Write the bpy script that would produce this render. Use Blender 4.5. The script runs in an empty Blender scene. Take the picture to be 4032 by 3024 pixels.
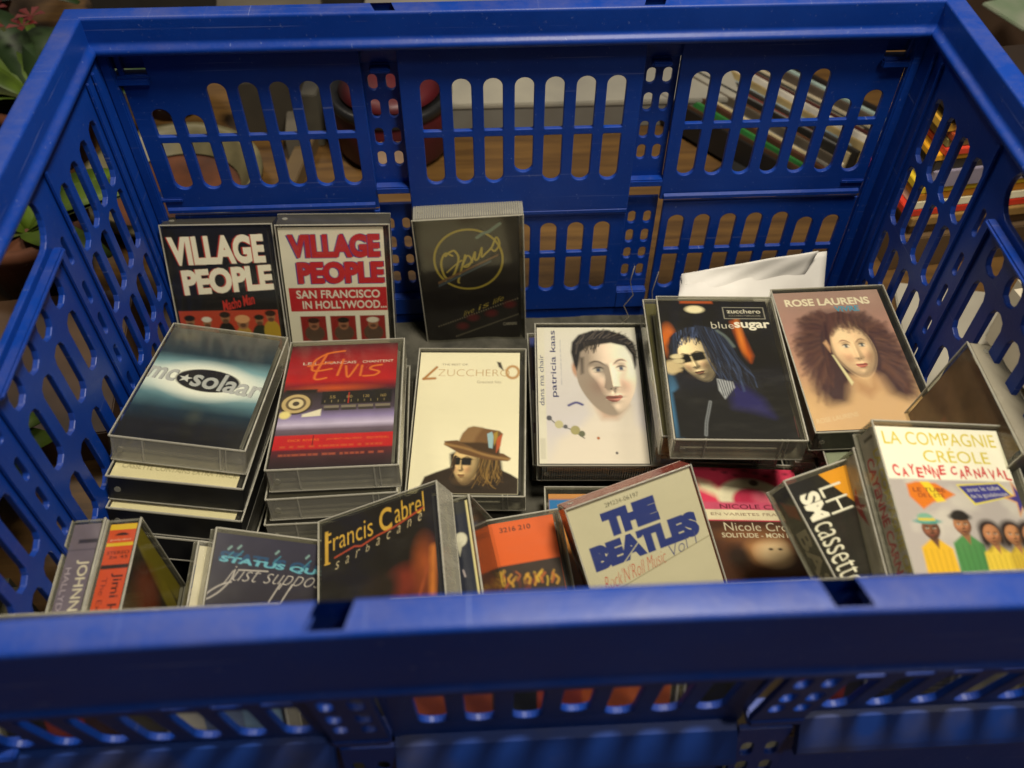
import bpy, bmesh, math, random
import numpy as np
from mathutils import Vector, Matrix, Euler
random.seed(7); np.random.seed(7)
SC = bpy.context.scene
COL = SC.collection
MM = 0.001
ZF = 240.0            # the rim of the crate stands 240 mm above the floor
R = math.radians

# ------------------------------------------------------------------ camera, world, lamps, exposure
cam_d = bpy.data.cameras.new('camera'); cam = bpy.data.objects.new('camera', cam_d); COL.objects.link(cam)
cam.location = (-27.65*MM, -277.40*MM, (221.84+ZF)*MM)
cam.rotation_euler = (0.70806762, -0.00357692, -0.05085024)
cam_d.sensor_width = 36.0; cam_d.lens = 36.0*3520.935/4032.0
cam_d.clip_start = 0.01; cam_d.clip_end = 60.0
cam_d.dof.use_dof = True; cam_d.dof.focus_distance = 0.51; cam_d.dof.aperture_fstop = 8.0
SC.camera = cam
world = bpy.data.worlds.new('World'); SC.world = world; world.use_nodes = True
bg = world.node_tree.nodes['Background']
bg.inputs[0].default_value = (1.0, 0.94, 0.86, 1); bg.inputs[1].default_value = 0.065
def lamp(name, loc, target, size, power, colour, size_y=None):
    d = bpy.data.lights.new(name, 'AREA'); o = bpy.data.objects.new(name, d); COL.objects.link(o)
    d.energy = power; d.color = colour; d.size = size
    if size_y: d.shape = 'RECTANGLE'; d.size_y = size_y
    else: d.shape = 'DISK'
    o.location = loc
    o.rotation_euler = (Vector(target)-Vector(loc)).to_track_quat('-Z', 'Y').to_euler()
    return o
lamp('hanging_lamp', (0.15, -0.03, 0.95), (0.0, 0.03, 0.1), 0.18, 10.0, (1.0, 0.91, 0.77))
lamp('front_fill_lamp', (1.0, -1.1, 2.3), (0, 0, 0.1), 0.4, 14, (1.0, 0.90, 0.76))  # added fill lamp, brightens the ledge and the outer front face
lamp('ceiling_lamp', (-1.0, 1.4, 2.4), (0, 0.2, 0), 0.5, 17, (1.0, 0.88, 0.72))
SC.view_settings.view_transform = 'Standard'; SC.view_settings.look = 'None'
SC.view_settings.exposure = 0.16; SC.view_settings.gamma = 1.0
try:
    SC.cycles.transparent_max_bounces = 24; SC.cycles.max_bounces = 8
    SC.cycles.caustics_reflective = False; SC.cycles.caustics_refractive = False
except Exception: pass

# ------------------------------------------------------------------ helpers
def lin(h):
    h = h.lstrip('#'); c = [int(h[i:i+2], 16)/255 for i in (0, 2, 4)]
    return tuple(x/12.92 if x <= .04045 else ((x+.055)/1.055)**2.4 for x in c)
def link(o, parent=None):
    COL.objects.link(o)
    if parent is not None: o.parent = parent
    return o
def tag(o, label=None, category=None, group=None, kind=None):
    if label: o['label'] = label
    if category: o['category'] = category
    if group: o['group'] = group
    if kind: o['kind'] = kind
    return o
def empty(name, loc=(0, 0, 0), rot=(0, 0, 0)):
    o = bpy.data.objects.new(name, None); o.empty_display_size = .01
    o.location = loc; o.rotation_euler = rot; COL.objects.link(o); return o
def mesh_obj(name, verts, faces, mat, parent=None, smooth=False, scale=MM):
    me = bpy.data.meshes.new(name)
    me.from_pydata([(v[0]*scale, v[1]*scale, v[2]*scale) for v in verts], [], faces)
    me.update()
    if mat: me.materials.append(mat)
    if smooth:
        me.polygons.foreach_set('use_smooth', [True]*len(me.polygons))
    return link(bpy.data.objects.new(name, me), parent)
class MB:
    """collects simple solids, in millimetres"""
    def __init__(s): s.v = []; s.f = []
    def add(s, vs, fs):
        n = len(s.v); s.v += [tuple(v) for v in vs]; s.f += [tuple(i+n for i in f) for f in fs]; return s
    def box(s, x0, x1, y0, y1, z0, z1):
        return s.add([(x0,y0,z0),(x1,y0,z0),(x1,y1,z0),(x0,y1,z0),(x0,y0,z1),(x1,y0,z1),(x1,y1,z1),(x0,y1,z1)],
                     [(0,3,2,1),(4,5,6,7),(0,1,5,4),(1,2,6,5),(2,3,7,6),(3,0,4,7)])
    def cyl(s, c, r, h, axis=2, n=16, r2=None):
        r2 = r if r2 is None else r2; vs = []
        for k, (rr, hh) in enumerate(((r, 0), (r2, h))):
            for i in range(n):
                a = 2*math.pi*i/n; p = [rr*math.cos(a), rr*math.sin(a), hh]
                if axis == 0: p = [p[2], p[0], p[1]]
                if axis == 1: p = [p[0], p[2], p[1]]
                vs.append((c[0]+p[0], c[1]+p[1], c[2]+p[2]))
        fs = [tuple(range(n))[::-1], tuple(range(n, 2*n))] + [(i, (i+1) % n, n+(i+1) % n, n+i) for i in range(n)]
        return s.add(vs, fs)
    def bevel_box(s, x0, x1, y0, y1, z0, z1, b=.6):
        bm = bmesh.new(); bmesh.ops.create_cube(bm, size=1)
        for v in bm.verts:
            v.co = Vector((x0 if v.co.x < 0 else x1, y0 if v.co.y < 0 else y1, z0 if v.co.z < 0 else z1))
        bmesh.ops.bevel(bm, geom=bm.edges[:], offset=b, segments=2, affect='EDGES')
        bm.verts.index_update()
        s.add([v.co[:] for v in bm.verts], [[v.index for v in f.verts] for f in bm.faces]); bm.free(); return s
    def tube(s, pts, r, n=8, taper=None):
        pts = [Vector(p) for p in pts]; base = len(s.v); m = len(pts)
        for i, p in enumerate(pts):
            d = (pts[min(i+1, m-1)]-pts[max(i-1, 0)]).normalized()
            u = d.cross(Vector((0, 0, 1)))
            if u.length < .01: u = d.cross(Vector((1, 0, 0)))
            u.normalize(); w = d.cross(u)
            rr = r if taper is None else r*taper[i]
            for k in range(n):
                a = 2*math.pi*k/n; q = p+u*rr*math.cos(a)+w*rr*math.sin(a); s.v.append(tuple(q))
        for i in range(m-1):
            for k in range(n):
                a = base+i*n+k; b = base+i*n+(k+1) % n
                s.f.append((a, b, b+n, a+n))
        s.f.append(tuple(base+k for k in range(n))[::-1]); s.f.append(tuple(base+(m-1)*n+k for k in range(n)))
        return s
    def build(s, name, mat, parent=None, smooth=False, scale=MM):
        return mesh_obj(name, s.v, s.f, mat, parent, smooth, scale)
def slotted(name, outer, holes, thick, place, mat, parent, bevel=.5):
    """a moulded sheet with holes: outer and holes are 2-D loops; place maps (u, v, w) to x, y, z in mm"""
    cu = bpy.data.curves.new(name, 'CURVE'); cu.dimensions = '2D'; cu.fill_mode = 'BOTH'
    cu.extrude = thick/2-bevel; cu.bevel_depth = bevel; cu.bevel_resolution = 1; cu.offset = -bevel
    for lp in [outer]+holes:
        sp = cu.splines.new('POLY'); sp.points.add(len(lp)-1)
        for i, (u, v) in enumerate(lp): sp.points[i].co = (u, v, 0, 1)
        sp.use_cyclic_u = True
    tmp = bpy.data.objects.new('tmp', cu)
    me = tmp.to_mesh(); vs = [place(*v.co) for v in me.vertices]; fs = [tuple(p.vertices) for p in me.polygons]
    tmp.to_mesh_clear(); bpy.data.objects.remove(tmp); bpy.data.curves.remove(cu)
    return mesh_obj(name, vs, fs, mat, parent)
def pill(cx, z0, z1, w, rt=None, rb=None, n=5, slant=0.0):
    """a rounded slot from z0 (top) down to z1; rt, rb are the corner radii at top and bottom"""
    h = w/2; rt = h*.98 if rt is None else rt; rb = h*.98 if rb is None else rb; P = []
    def arc(x, z, r, a0, a1):
        for i in range(n+1):
            a = a0+(a1-a0)*i/n; P.append((x+r*math.cos(a), z+r*math.sin(a)))
    arc(cx+h-rt, z0-rt, rt, 0, math.pi/2); arc(cx-h+rt, z0-rt, rt, math.pi/2, math.pi)
    arc(cx-h+rb, z1+rb, rb, math.pi, 1.5*math.pi); arc(cx+h-rb, z1+rb, rb, 1.5*math.pi, 2*math.pi)
    if slant: P = [(x, z+slant*(x-cx)) for x, z in P]
    return P

# ------------------------------------------------------------------ materials
def new_mat(name):
    m = bpy.data.materials.new(name); m.use_nodes = True; nt = m.node_tree
    b = nt.nodes['Principled BSDF']; return m, nt, b
def N(nt, t, **kw):
    n = nt.nodes.new(t)
    for k, v in kw.items():
        if hasattr(n, k): setattr(n, k, v)
        else: n.inputs[k.replace('_', ' ')].default_value = v
    return n
def grain(nt, b, scale, dist, strength=.2, detail=4):
    tc = N(nt, 'ShaderNodeTexCoord'); no = N(nt, 'ShaderNodeTexNoise', Scale=scale, Detail=detail)
    nt.links.new(tc.outputs['Object'], no.inputs['Vector'])
    bu = N(nt, 'ShaderNodeBump', Strength=strength, Distance=dist)
    nt.links.new(no.outputs['Fac'], bu.inputs['Height']); nt.links.new(bu.outputs['Normal'], b.inputs['Normal'])
    return tc, no
def plain(name, c1, rough=.5, c2=None, scale=60, spec=.5, bump=.15, dist=.0006, coat=0, metallic=0, lo=.35, hi=.65):
    m, nt, b = new_mat(name); tc, no = grain(nt, b, scale, dist, bump)
    c2 = c2 or tuple(x*.7 for x in c1)
    rp = N(nt, 'ShaderNodeValToRGB'); rp.color_ramp.elements[0].position = lo; rp.color_ramp.elements[1].position = hi
    rp.color_ramp.elements[0].color = (*c1, 1); rp.color_ramp.elements[1].color = (*c2, 1)
    nt.links.new(no.outputs['Fac'], rp.inputs['Fac']); nt.links.new(rp.outputs['Color'], b.inputs['Base Color'])
    b.inputs['Roughness'].default_value = rough; b.inputs['Specular IOR Level'].default_value = spec
    b.inputs['Coat Weight'].default_value = coat; b.inputs['Metallic'].default_value = metallic
    return m
def blue_plastic():
    m, nt, b = new_mat('blue_plastic')
    tc = N(nt, 'ShaderNodeTexCoord')
    n1 = N(nt, 'ShaderNodeTexNoise', Scale=14.0, Detail=6.0, Roughness=.6)
    n2 = N(nt, 'ShaderNodeTexNoise', Scale=420.0, Detail=2.0)
    mp = N(nt, 'ShaderNodeMapping'); mp.inputs['Scale'].default_value = (9, 90, 90); mp.inputs['Rotation'].default_value = (.1, .2, .5)
    n3 = N(nt, 'ShaderNodeTexNoise', Scale=7.0, Detail=5.0, Roughness=.7)
    for n in (n1, n2): nt.links.new(tc.outputs['Object'], n.inputs['Vector'])
    nt.links.new(tc.outputs['Object'], mp.inputs['Vector']); nt.links.new(mp.outputs['Vector'], n3.inputs['Vector'])
    rp = N(nt, 'ShaderNodeValToRGB'); e = rp.color_ramp.elements
    e[0].position = .3; e[1].position = .75; e[0].color = (.0015, .025, .19, 1); e[1].color = (.004, .037, .245, 1)
    nt.links.new(n1.outputs['Fac'], rp.inputs['Fac'])
    # pale scuffs and dust
    r2 = N(nt, 'ShaderNodeValToRGB'); r2.color_ramp.elements[0].position = .66; r2.color_ramp.elements[1].position = .80
    nt.links.new(n3.outputs['Fac'], r2.inputs['Fac'])
    geo = N(nt, 'ShaderNodeNewGeometry'); sx = N(nt, 'ShaderNodeSeparateXYZ'); nt.links.new(geo.outputs['Normal'], sx.inputs[0])
    up = N(nt, 'ShaderNodeMath', operation='MULTIPLY'); up.use_clamp = True
    nt.links.new(sx.outputs['Z'], up.inputs[0]); up.inputs[1].default_value = 1.0
    n4 = N(nt, 'ShaderNodeTexNoise', Scale=30.0, Detail=8.0, Roughness=.75); nt.links.new(tc.outputs['Object'], n4.inputs['Vector'])
    r4 = N(nt, 'ShaderNodeValToRGB'); r4.color_ramp.elements[0].position = .42; r4.color_ramp.elements[1].position = .8
    r4.color_ramp.elements[1].color = (.28, .28, .28, 1)
    nt.links.new(n4.outputs['Fac'], r4.inputs['Fac'])
    du = N(nt, 'ShaderNodeMath', operation='MULTIPLY'); nt.links.new(up.outputs[0], du.inputs[0]); nt.links.new(r4.outputs['Color'], du.inputs[1])
    mx = N(nt, 'ShaderNodeMixRGB'); mx.inputs['Color2'].default_value = (.16, .17, .26, 1)
    sc = N(nt, 'ShaderNodeMath', operation='MULTIPLY'); nt.links.new(r2.outputs['Color'], sc.inputs[0]); sc.inputs[1].default_value = .35
    nt.links.new(sc.outputs[0], mx.inputs['Fac']); nt.links.new(rp.outputs['Color'], mx.inputs['Color1'])
    m2 = N(nt, 'ShaderNodeMixRGB'); m2.inputs['Color2'].default_value = (.17, .14, .11, 1)
    nt.links.new(du.outputs[0], m2.inputs['Fac']); nt.links.new(mx.outputs['Color'], m2.inputs['Color1'])
    nt.links.new(m2.outputs['Color'], b.inputs['Base Color'])
    last = m2
    for k, (sc_, rt) in enumerate((((3, 300, 300), (.2, .1, .4)), ((260, 4, 200), (.5, .2, -.5)))):
        mq = N(nt, 'ShaderNodeMapping'); mq.inputs['Scale'].default_value = sc_; mq.inputs['Rotation'].default_value = rt
        nq = N(nt, 'ShaderNodeTexNoise', Scale=2.0, Detail=3.0, Roughness=.6); nt.links.new(tc.outputs['Object'], mq.inputs['Vector']); nt.links.new(mq.outputs['Vector'], nq.inputs['Vector'])
        rq = N(nt, 'ShaderNodeValToRGB'); rq.color_ramp.elements[0].position = .66; rq.color_ramp.elements[1].position = .74; rq.color_ramp.elements[1].color = (.32, .32, .32, 1)
        nt.links.new(nq.outputs['Fac'], rq.inputs['Fac']); mk = N(nt, 'ShaderNodeMixRGB'); mk.inputs['Color2'].default_value = (.22, .26, .42, 1)
        nt.links.new(rq.outputs['Color'], mk.inputs['Fac']); nt.links.new(last.outputs['Color'], mk.inputs['Color1']); nt.links.new(mk.outputs['Color'], b.inputs['Base Color']); last = mk
    ro = N(nt, 'ShaderNodeMapRange'); ro.inputs['To Min'].default_value = .30; ro.inputs['To Max'].default_value = .52
    nt.links.new(n1.outputs['Fac'], ro.inputs['Value']); nt.links.new(ro.outputs[0], b.inputs['Roughness'])
    bu = N(nt, 'ShaderNodeBump', Strength=.25, Distance=.0002); nt.links.new(n2.outputs['Fac'], bu.inputs['Height'])
    bu2 = N(nt, 'ShaderNodeBump', Strength=.35, Distance=.002); nt.links.new(n1.outputs['Fac'], bu2.inputs['Height'])
    nt.links.new(bu.outputs['Normal'], bu2.inputs['Normal']); nt.links.new(bu2.outputs['Normal'], b.inputs['Normal'])
    b.inputs['Specular IOR Level'].default_value = .24
    return m
def clear_plastic(name, tint=(.93, .93, .89), haze=.06, hazecol=(.42, .40, .32), rough=.06, f0=1.5):
    m, nt, b = new_mat(name); nt.nodes.remove(b); out = nt.nodes['Material Output']
    tr = N(nt, 'ShaderNodeBsdfTransparent'); tr.inputs[0].default_value = (*tint, 1)
    gl = N(nt, 'ShaderNodeBsdfGlossy'); gl.inputs['Roughness'].default_value = rough; gl.inputs['Color'].default_value = (.9, .9, .9, 1)
    df = N(nt, 'ShaderNodeBsdfDiffuse'); df.inputs[0].default_value = (*hazecol, 1)
    lw = N(nt, 'ShaderNodeLayerWeight'); lw.inputs['Blend'].default_value = .5
    pw = N(nt, 'ShaderNodeMath', operation='POWER'); nt.links.new(lw.outputs['Facing'], pw.inputs[0]); pw.inputs[1].default_value = 5.0
    fr = N(nt, 'ShaderNodeMath', operation='MULTIPLY_ADD'); nt.links.new(pw.outputs[0], fr.inputs[0]); fr.inputs[1].default_value = .8; fr.inputs[2].default_value = .035
    tc = N(nt, 'ShaderNodeTexCoord'); mp = N(nt, 'ShaderNodeMapping'); mp.inputs['Scale'].default_value = (10, 34, 10); mp.inputs['Rotation'].default_value = (0, 0, .6)
    no = N(nt, 'ShaderNodeTexNoise', Scale=3.0, Detail=6.0, Roughness=.7)
    nt.links.new(tc.outputs['Object'], mp.inputs['Vector']); nt.links.new(mp.outputs['Vector'], no.inputs['Vector'])
    mr = N(nt, 'ShaderNodeMapRange'); mr.inputs['From Min'].default_value = .5; mr.inputs['From Max'].default_value = .8
    mr.inputs['To Min'].default_value = haze; mr.inputs['To Max'].default_value = min(1, haze*1.7+.01)
    nt.links.new(no.outputs['Fac'], mr.inputs['Value'])
    m1 = N(nt, 'ShaderNodeMixShader'); m2 = N(nt, 'ShaderNodeMixShader')
    nt.links.new(mr.outputs[0], m1.inputs[0]); nt.links.new(tr.outputs[0], m1.inputs[1]); nt.links.new(df.outputs[0], m1.inputs[2])
    n2 = N(nt, 'ShaderNodeTexNoise', Scale=40.0, Detail=2.0); nt.links.new(tc.outputs['Object'], n2.inputs['Vector'])
    bu = N(nt, 'ShaderNodeBump', Strength=.12, Distance=.001); nt.links.new(n2.outputs['Fac'], bu.inputs['Height'])
    nt.links.new(bu.outputs['Normal'], gl.inputs['Normal'])
    nt.links.new(fr.outputs[0], m2.inputs[0]); nt.links.new(m1.outputs[0], m2.inputs[1]); nt.links.new(gl.outputs[0], m2.inputs[2])
    nt.links.new(m2.outputs[0], out.inputs['Surface'])
    return m
def print_mat():
    m, nt, b = new_mat('printed_card')
    at = N(nt, 'ShaderNodeAttribute', attribute_name='print')
    tc, no = grain(nt, b, 900, .0001, .08, 2)
    nt.links.new(at.outputs['Color'], b.inputs['Base Color'])
    b.inputs['Roughness'].default_value = .6; b.inputs['Specular IOR Level'].default_value = .12
    return m
M = dict(
    blue=blue_plastic(),
    sheet=clear_plastic('clear_polystyrene', haze=.012, rough=.12),
    wall=clear_plastic('clear_polystyrene_edge', tint=(.75, .74, .68), haze=.42, hazecol=(.40, .385, .31), rough=.15),
    rimlight=clear_plastic('edge_highlight_polystyrene', tint=(.85, .84, .78), haze=.5, hazecol=(.52, .50, .42), rough=.1),  # pale diffuse colour stands in for light caught along the case edges
    tray=clear_plastic('smoky_polystyrene', tint=(.35, .34, .30), haze=.45, hazecol=(.10, .095, .08), rough=.15),
    dusty=plain('dusty_blue_plastic', (.006, .035, .20), .5, (.05, .055, .10), 26, .3, .4, .001, lo=.45, hi=.75),
    black=plain('black_plastic', (.006, .006, .007), .35, (.012, .012, .012)),
    shell=plain('tape_shell_plastic', (.02, .019, .018), .4, (.03, .028, .025)),
    grey_shell=plain('smoked_tape_shell', (.16, .155, .13), .35, (.05, .048, .04), 30),
    cream_shell=plain('pale_tape_shell', (.55, .52, .42), .45, (.48, .45, .36)),
    print=print_mat(),
)
# ------------------------------------------------------------------ painter: flat print laid out on fine grids
_TXT = {}
def glyph_tris(s, bold):
    k = (s, bold)
    if k in _TXT: return _TXT[k]
    cu = bpy.data.curves.new('t', 'FONT'); cu.body = s; cu.size = 1; cu.offset = bold; cu.resolution_u = 4
    o = bpy.data.objects.new('t', cu); me = o.to_mesh(); me.calc_loop_triangles()
    v = np.array([p.co[:2] for p in me.vertices]); t = np.array([q.vertices[:] for q in me.loop_triangles])
    o.to_mesh_clear(); bpy.data.objects.remove(o); bpy.data.curves.remove(cu)
    v = v-v.min(0); ext = v.max(0); _TXT[k] = (v/ext)[t]; return _TXT[k]
class Art:
    def __init__(s, w, h, pitch=.45, base='#ffffff'):
        s.w, s.h = w, h; s.nx = max(2, int(round(w/pitch))+1); s.ny = max(2, int(round(h/pitch))+1)
        s.X, s.Y = np.meshgrid(np.linspace(0, w, s.nx), np.linspace(0, h, s.ny)); s.px = w/(s.nx-1)
        s.c = np.zeros((s.ny, s.nx, 3)); s.c[:] = lin(base)
    def put(s, a, col):
        col = np.array(lin(col) if isinstance(col, str) else col); a = np.clip(a, 0, 1)[..., None]; s.c = s.c*(1-a)+col*a
    def P(s, p): return np.array([(a*s.w, b*s.h) for a, b in p], float)
    def cov(s, d, soft): soft = max(soft, s.px*.5); return .5-d/(2*soft)
    def rect(s, x0, y0, x1, y1, col, soft=0, a=1):
        cx, cy, hx, hy = (x0+x1)/2*s.w, (y0+y1)/2*s.h, abs(x1-x0)/2*s.w, abs(y1-y0)/2*s.h
        s.put(a*np.clip(s.cov(np.maximum(abs(s.X-cx)-hx, abs(s.Y-cy)-hy), soft), 0, 1), col)
    def ell(s, cx, cy, rx, ry, col, soft=0, rot=0, a=1, ring=0):
        x = s.X-cx*s.w; y = s.Y-cy*s.h; ca, sa = math.cos(R(rot)), math.sin(R(rot))
        u, v = x*ca+y*sa, -x*sa+y*ca; rx *= s.w; ry *= s.h
        d = (np.sqrt((u/rx)**2+(v/ry)**2+1e-9)-1)*min(rx, ry)
        if ring: d = abs(d)-ring
        s.put(a*np.clip(s.cov(d, soft), 0, 1), col)
    def poly(s, pts, col, soft=0, a=1):
        p = s.P(pts); n = len(p); d = np.full(s.X.shape, 1e9); ins = np.zeros(s.X.shape, bool)
        for i in range(n):
            A, B = p[i], p[(i+1) % n]; e = B-A; wx, wy = s.X-A[0], s.Y-A[1]
            t = np.clip((wx*e[0]+wy*e[1])/(e@e+1e-12), 0, 1); d = np.minimum(d, np.hypot(wx-e[0]*t, wy-e[1]*t))
            c = (A[1] > s.Y) != (B[1] > s.Y)
            with np.errstate(divide='ignore', invalid='ignore'):
                xi = A[0]+(s.Y-A[1])*e[0]/(e[1] if e[1] else 1e-12)
            ins ^= c & (s.X < xi)
        s.put(a*np.clip(s.cov(np.where(ins, -d, d), soft), 0, 1), col)
    def stroke(s, pts, wd, col, soft=0, a=1, smooth=True):
        p = s.P(pts)
        if smooth and len(p) > 2:
            q = []; n = len(p)
            for i in range(n-1):
                p0, p1, p2, p3 = p[max(i-1, 0)], p[i], p[i+1], p[min(i+2, n-1)]
                for t in np.linspace(0, 1, 6, endpoint=False):
                    q.append(.5*((2*p1)+(p2-p0)*t+(2*p0-5*p1+4*p2-p3)*t*t+(3*p1-p0-3*p2+p3)*t**3))
            q.append(p[-1]); p = np.array(q)
        kx, ky = (s.nx-1)/s.w, (s.ny-1)/s.h; m = wd+max(soft, s.px)*2+.5
        i0, i1 = max(0, int((p[:, 0].min()-m)*kx)), min(s.nx, int((p[:, 0].max()+m)*kx)+2)
        j0, j1 = max(0, int((p[:, 1].min()-m)*ky)), min(s.ny, int((p[:, 1].max()+m)*ky)+2)
        if i1 <= i0 or j1 <= j0: return
        X, Y = s.X[j0:j1, i0:i1], s.Y[j0:j1, i0:i1]; d = np.full(X.shape, 1e9)
        for A, B in zip(p[:-1], p[1:]):
            e = B-A; wx, wy = X-A[0], Y-A[1]; t = np.clip((wx*e[0]+wy*e[1])/(e@e+1e-12), 0, 1)
            d = np.minimum(d, np.hypot(wx-e[0]*t, wy-e[1]*t))
        k = np.clip(a*np.clip(s.cov(d-wd/2, soft), 0, 1), 0, 1)[..., None]; col = np.array(lin(col) if isinstance(col, str) else col)
        s.c[j0:j1, i0:i1] = s.c[j0:j1, i0:i1]*(1-k)+col*k
    def vgrad(s, stops, x0=0, x1=1):
        f = s.Y/s.h; ys = [a for a, _ in stops]; cs = np.array([lin(b) for _, b in stops])
        g = np.stack([np.interp(f, ys, cs[:, k]) for k in range(3)], -1)
        m = (s.X >= x0*s.w-1e-6) & (s.X <= x1*s.w+1e-6); s.c[m] = g[m]
    def noise(s, amt, cell=3.0, seed=0, cols=None):
        rg = np.random.RandomState(seed); out = 0
        for k in range(3):
            cc = cell/2**k; gx, gy = int(s.w/cc)+3, int(s.h/cc)+3; g = rg.rand(gy, gx)
            fx, fy = s.X/cc, s.Y/cc; ix, iy = fx.astype(int), fy.astype(int); tx, ty = fx-ix, fy-iy
            tx = tx*tx*(3-2*tx); ty = ty*ty*(3-2*ty)
            v = (g[iy, ix]*(1-tx)+g[iy, ix+1]*tx)*(1-ty)+(g[iy+1, ix]*(1-tx)+g[iy+1, ix+1]*tx)*ty; out = out+v/2**k
        out = out/1.75
        if cols is None: s.c = np.clip(s.c*(1+amt*(out[..., None]-.5)*2), 0, 1)
        return out
    def text(s, t, tl, tr, bl, col, bold=0.0, a=1):
        """fits the string into the parallelogram tl, tr, bl (fractions of the card)"""
        tri = glyph_tris(t, bold); tl, tr, bl = s.P([tl, tr, bl]); ss = 3; mx, my = s.nx*ss, s.ny*ss
        acc = np.zeros((my, mx), bool); kx = (s.nx-1)/s.w*ss; ky = (s.ny-1)/s.h*ss
        pts = bl+tri[..., :1]*(tr-tl)+tri[..., 1:]*(tl-bl); pts = pts*(kx, ky)+ss/2
        lo = np.floor(pts.min(1)).astype(int); hi = np.ceil(pts.max(1)).astype(int)+1
        for q, l, h in zip(pts, lo, hi):
            x0, y0 = max(l[0], 0), max(l[1], 0); x1, y1 = min(h[0], mx), min(h[1], my)
            if x1 <= x0 or y1 <= y0: continue
            gx, gy = np.meshgrid(np.arange(x0, x1)+.5, np.arange(y0, y1)+.5)
            (ax, ay), (bx, by), (cx, cy) = q
            w0 = (bx-ax)*(gy-ay)-(by-ay)*(gx-ax); w1 = (cx-bx)*(gy-by)-(cy-by)*(gx-bx); w2 = (ax-cx)*(gy-cy)-(ay-cy)*(gx-cx)
            acc[y0:y1, x0:x1] |= ((w0 >= 0) & (w1 >= 0) & (w2 >= 0)) | ((w0 <= 0) & (w1 <= 0) & (w2 <= 0))
        s.put(a*acc.reshape(s.ny, ss, s.nx, ss).mean((1, 3)), col)
    def T(s, t, x0, y0, x1, y1, col, bold=0.0, slant=0.0, a=1, rise=0.0):
        """plain text in a box; slant leans it, rise lifts its right end (fractions)"""
        s.text(t, (x0+slant, y0), (x1+slant, y0-rise), (x0, y1), col, bold, a)
    def TV(s, t, x0, y0, x1, y1, col, bold=0.0, down=True, a=1):
        """text running down (or up) the card"""
        if down: s.text(t, (x1, y0), (x1, y1), (x0, y0), col, bold, a)
        else: s.text(t, (x0, y1), (x0, y0), (x1, y1), col, bold, a)
def head(s, cx, cy, rx, ry, skin, yaw=0.0, roll=0.0, light=(-.5, -.5, .8), eyes='#2c241e', lips='#a8584e', brow='#2a1e18', amb=.35, gain=1.0, shades=False, open_eye=1.0, soft=1.0, clip=None):
    """a generic printed portrait: a lit relief of brow, nose, cheeks, lips and chin, in card fractions"""
    X = (s.X-cx*s.w); Y = (s.Y-cy*s.h); ca, sa = math.cos(R(roll)), math.sin(R(roll))
    u = (X*ca+Y*sa)/(rx*s.w); v = (-X*sa+Y*ca)/(ry*s.h)
    jaw = 1-.16*np.clip(v-.15, 0, 1)**1.4*1.6; uu = u/jaw; r2 = uu**2+v**2; base = np.sqrt(np.clip(1.02-r2, 0, None))
    f = uu-yaw*(.75*base+.25); G = lambda a, b, p, q: np.exp(-((f-a)/p)**2-((v-b)/q)**2)
    wid = .10+.10*np.clip(v+.2, 0, .6)
    z = base*1.0+.34*np.exp(-(f/wid)**2)*np.clip((v+.28)/.55, 0, 1)*(v < .34)*1.0+.13*G(0, .30, .13, .09)+.05*G(-.15, .32, .07, .06)+.05*G(.15, .32, .07, .06)
    z -= .20*G(-.40, -.10, .22, .15)+.20*G(.40, -.10, .22, .15); z += .07*G(-.40, -.09, .14, .07)+.07*G(.40, -.09, .14, .07)
    z += .07*G(-.40, -.27, .28, .07)+.07*G(.40, -.27, .28, .07)+.10*G(-.52, .22, .25, .22)+.10*G(.52, .22, .25, .22)
    z += .075*G(0, .545, .26, .045)+.085*G(0, .64, .22, .05)-.06*G(0, .595, .26, .022)+.12*G(0, .88, .22, .12)-.05*G(0, .44, .06, .06)
    gy, gx = np.gradient(z, s.h/(s.ny-1)/(ry*s.h), s.w/(s.nx-1)/(rx*s.w)); n = 1/np.sqrt(gx**2+gy**2+1)
    L = np.array(light, float); L /= np.linalg.norm(L); sh = np.clip((-gx*L[0]-gy*L[1]+L[2])*n, 0, None)
    alb = np.ones(s.X.shape+(3,))*np.array(lin(skin))
    def mixa(k, c): nonlocal alb; k = np.clip(k, 0, 1)[..., None]; alb = alb*(1-k)+np.array(lin(c))*k
    mixa(.35*(G(-.5, .3, .28, .2)+G(.5, .3, .28, .2)), '#c87860')
    lipm = (np.abs(v-.595-.02*np.cos(f*9)) < .075*np.sqrt(np.clip(1-(f/.31)**2, 0, 1)))*1.0; mixa(lipm*.85, lips); mixa(G(0, .595, .26, .012)*.8, '#3a1614')
    for sx in (-1, 1):
        k = 1.0; ex = f-sx*.40
        mixa(np.exp(-(ex/.17)**4-((v+.10)/(.062*open_eye))**4)*.85, '#d8d0c4'); mixa(np.exp(-(ex/.072)**4-((v+.105)/(.068*open_eye))**4), eyes)
        mixa(np.exp(-(ex/.19)**4-((v+.165-1.0*ex**2)/.024)**2)*.9, '#1c1412'); mixa(np.exp(-(ex/.17)**4-((v+.040+.5*ex**2)/.018)**2)*.35, '#3c2820')
        mixa(np.exp(-(ex/.25)**4-((v+.315-1.1*(ex-sx*.05)**2)/.030)**2)*.85, brow); mixa(np.exp(-((f-sx*.075)/.035)**2-((v-.375)/.022)**2)*.8, '#2a1410')
    if shades:
        for sx in (-1, 1): mixa(np.exp(-((f-sx*.42)/.38)**6-((v+.09)/.19)**6)*1.3, '#0a0a0c')
        mixa(np.exp(-(f/.9)**8-((v+.19)/.03)**2), '#0a0a0c')
        k = np.clip(sum(np.exp(-((f-sx*.42)/.33)**6-((v+.11)/.145)**6) for sx in (-1, 1)), 0, 1); sh = sh*(1-k)+.5*k
    out = np.clip(alb*(amb+(1.25-amb)*sh[..., None])*gain, 0, 1)
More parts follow.
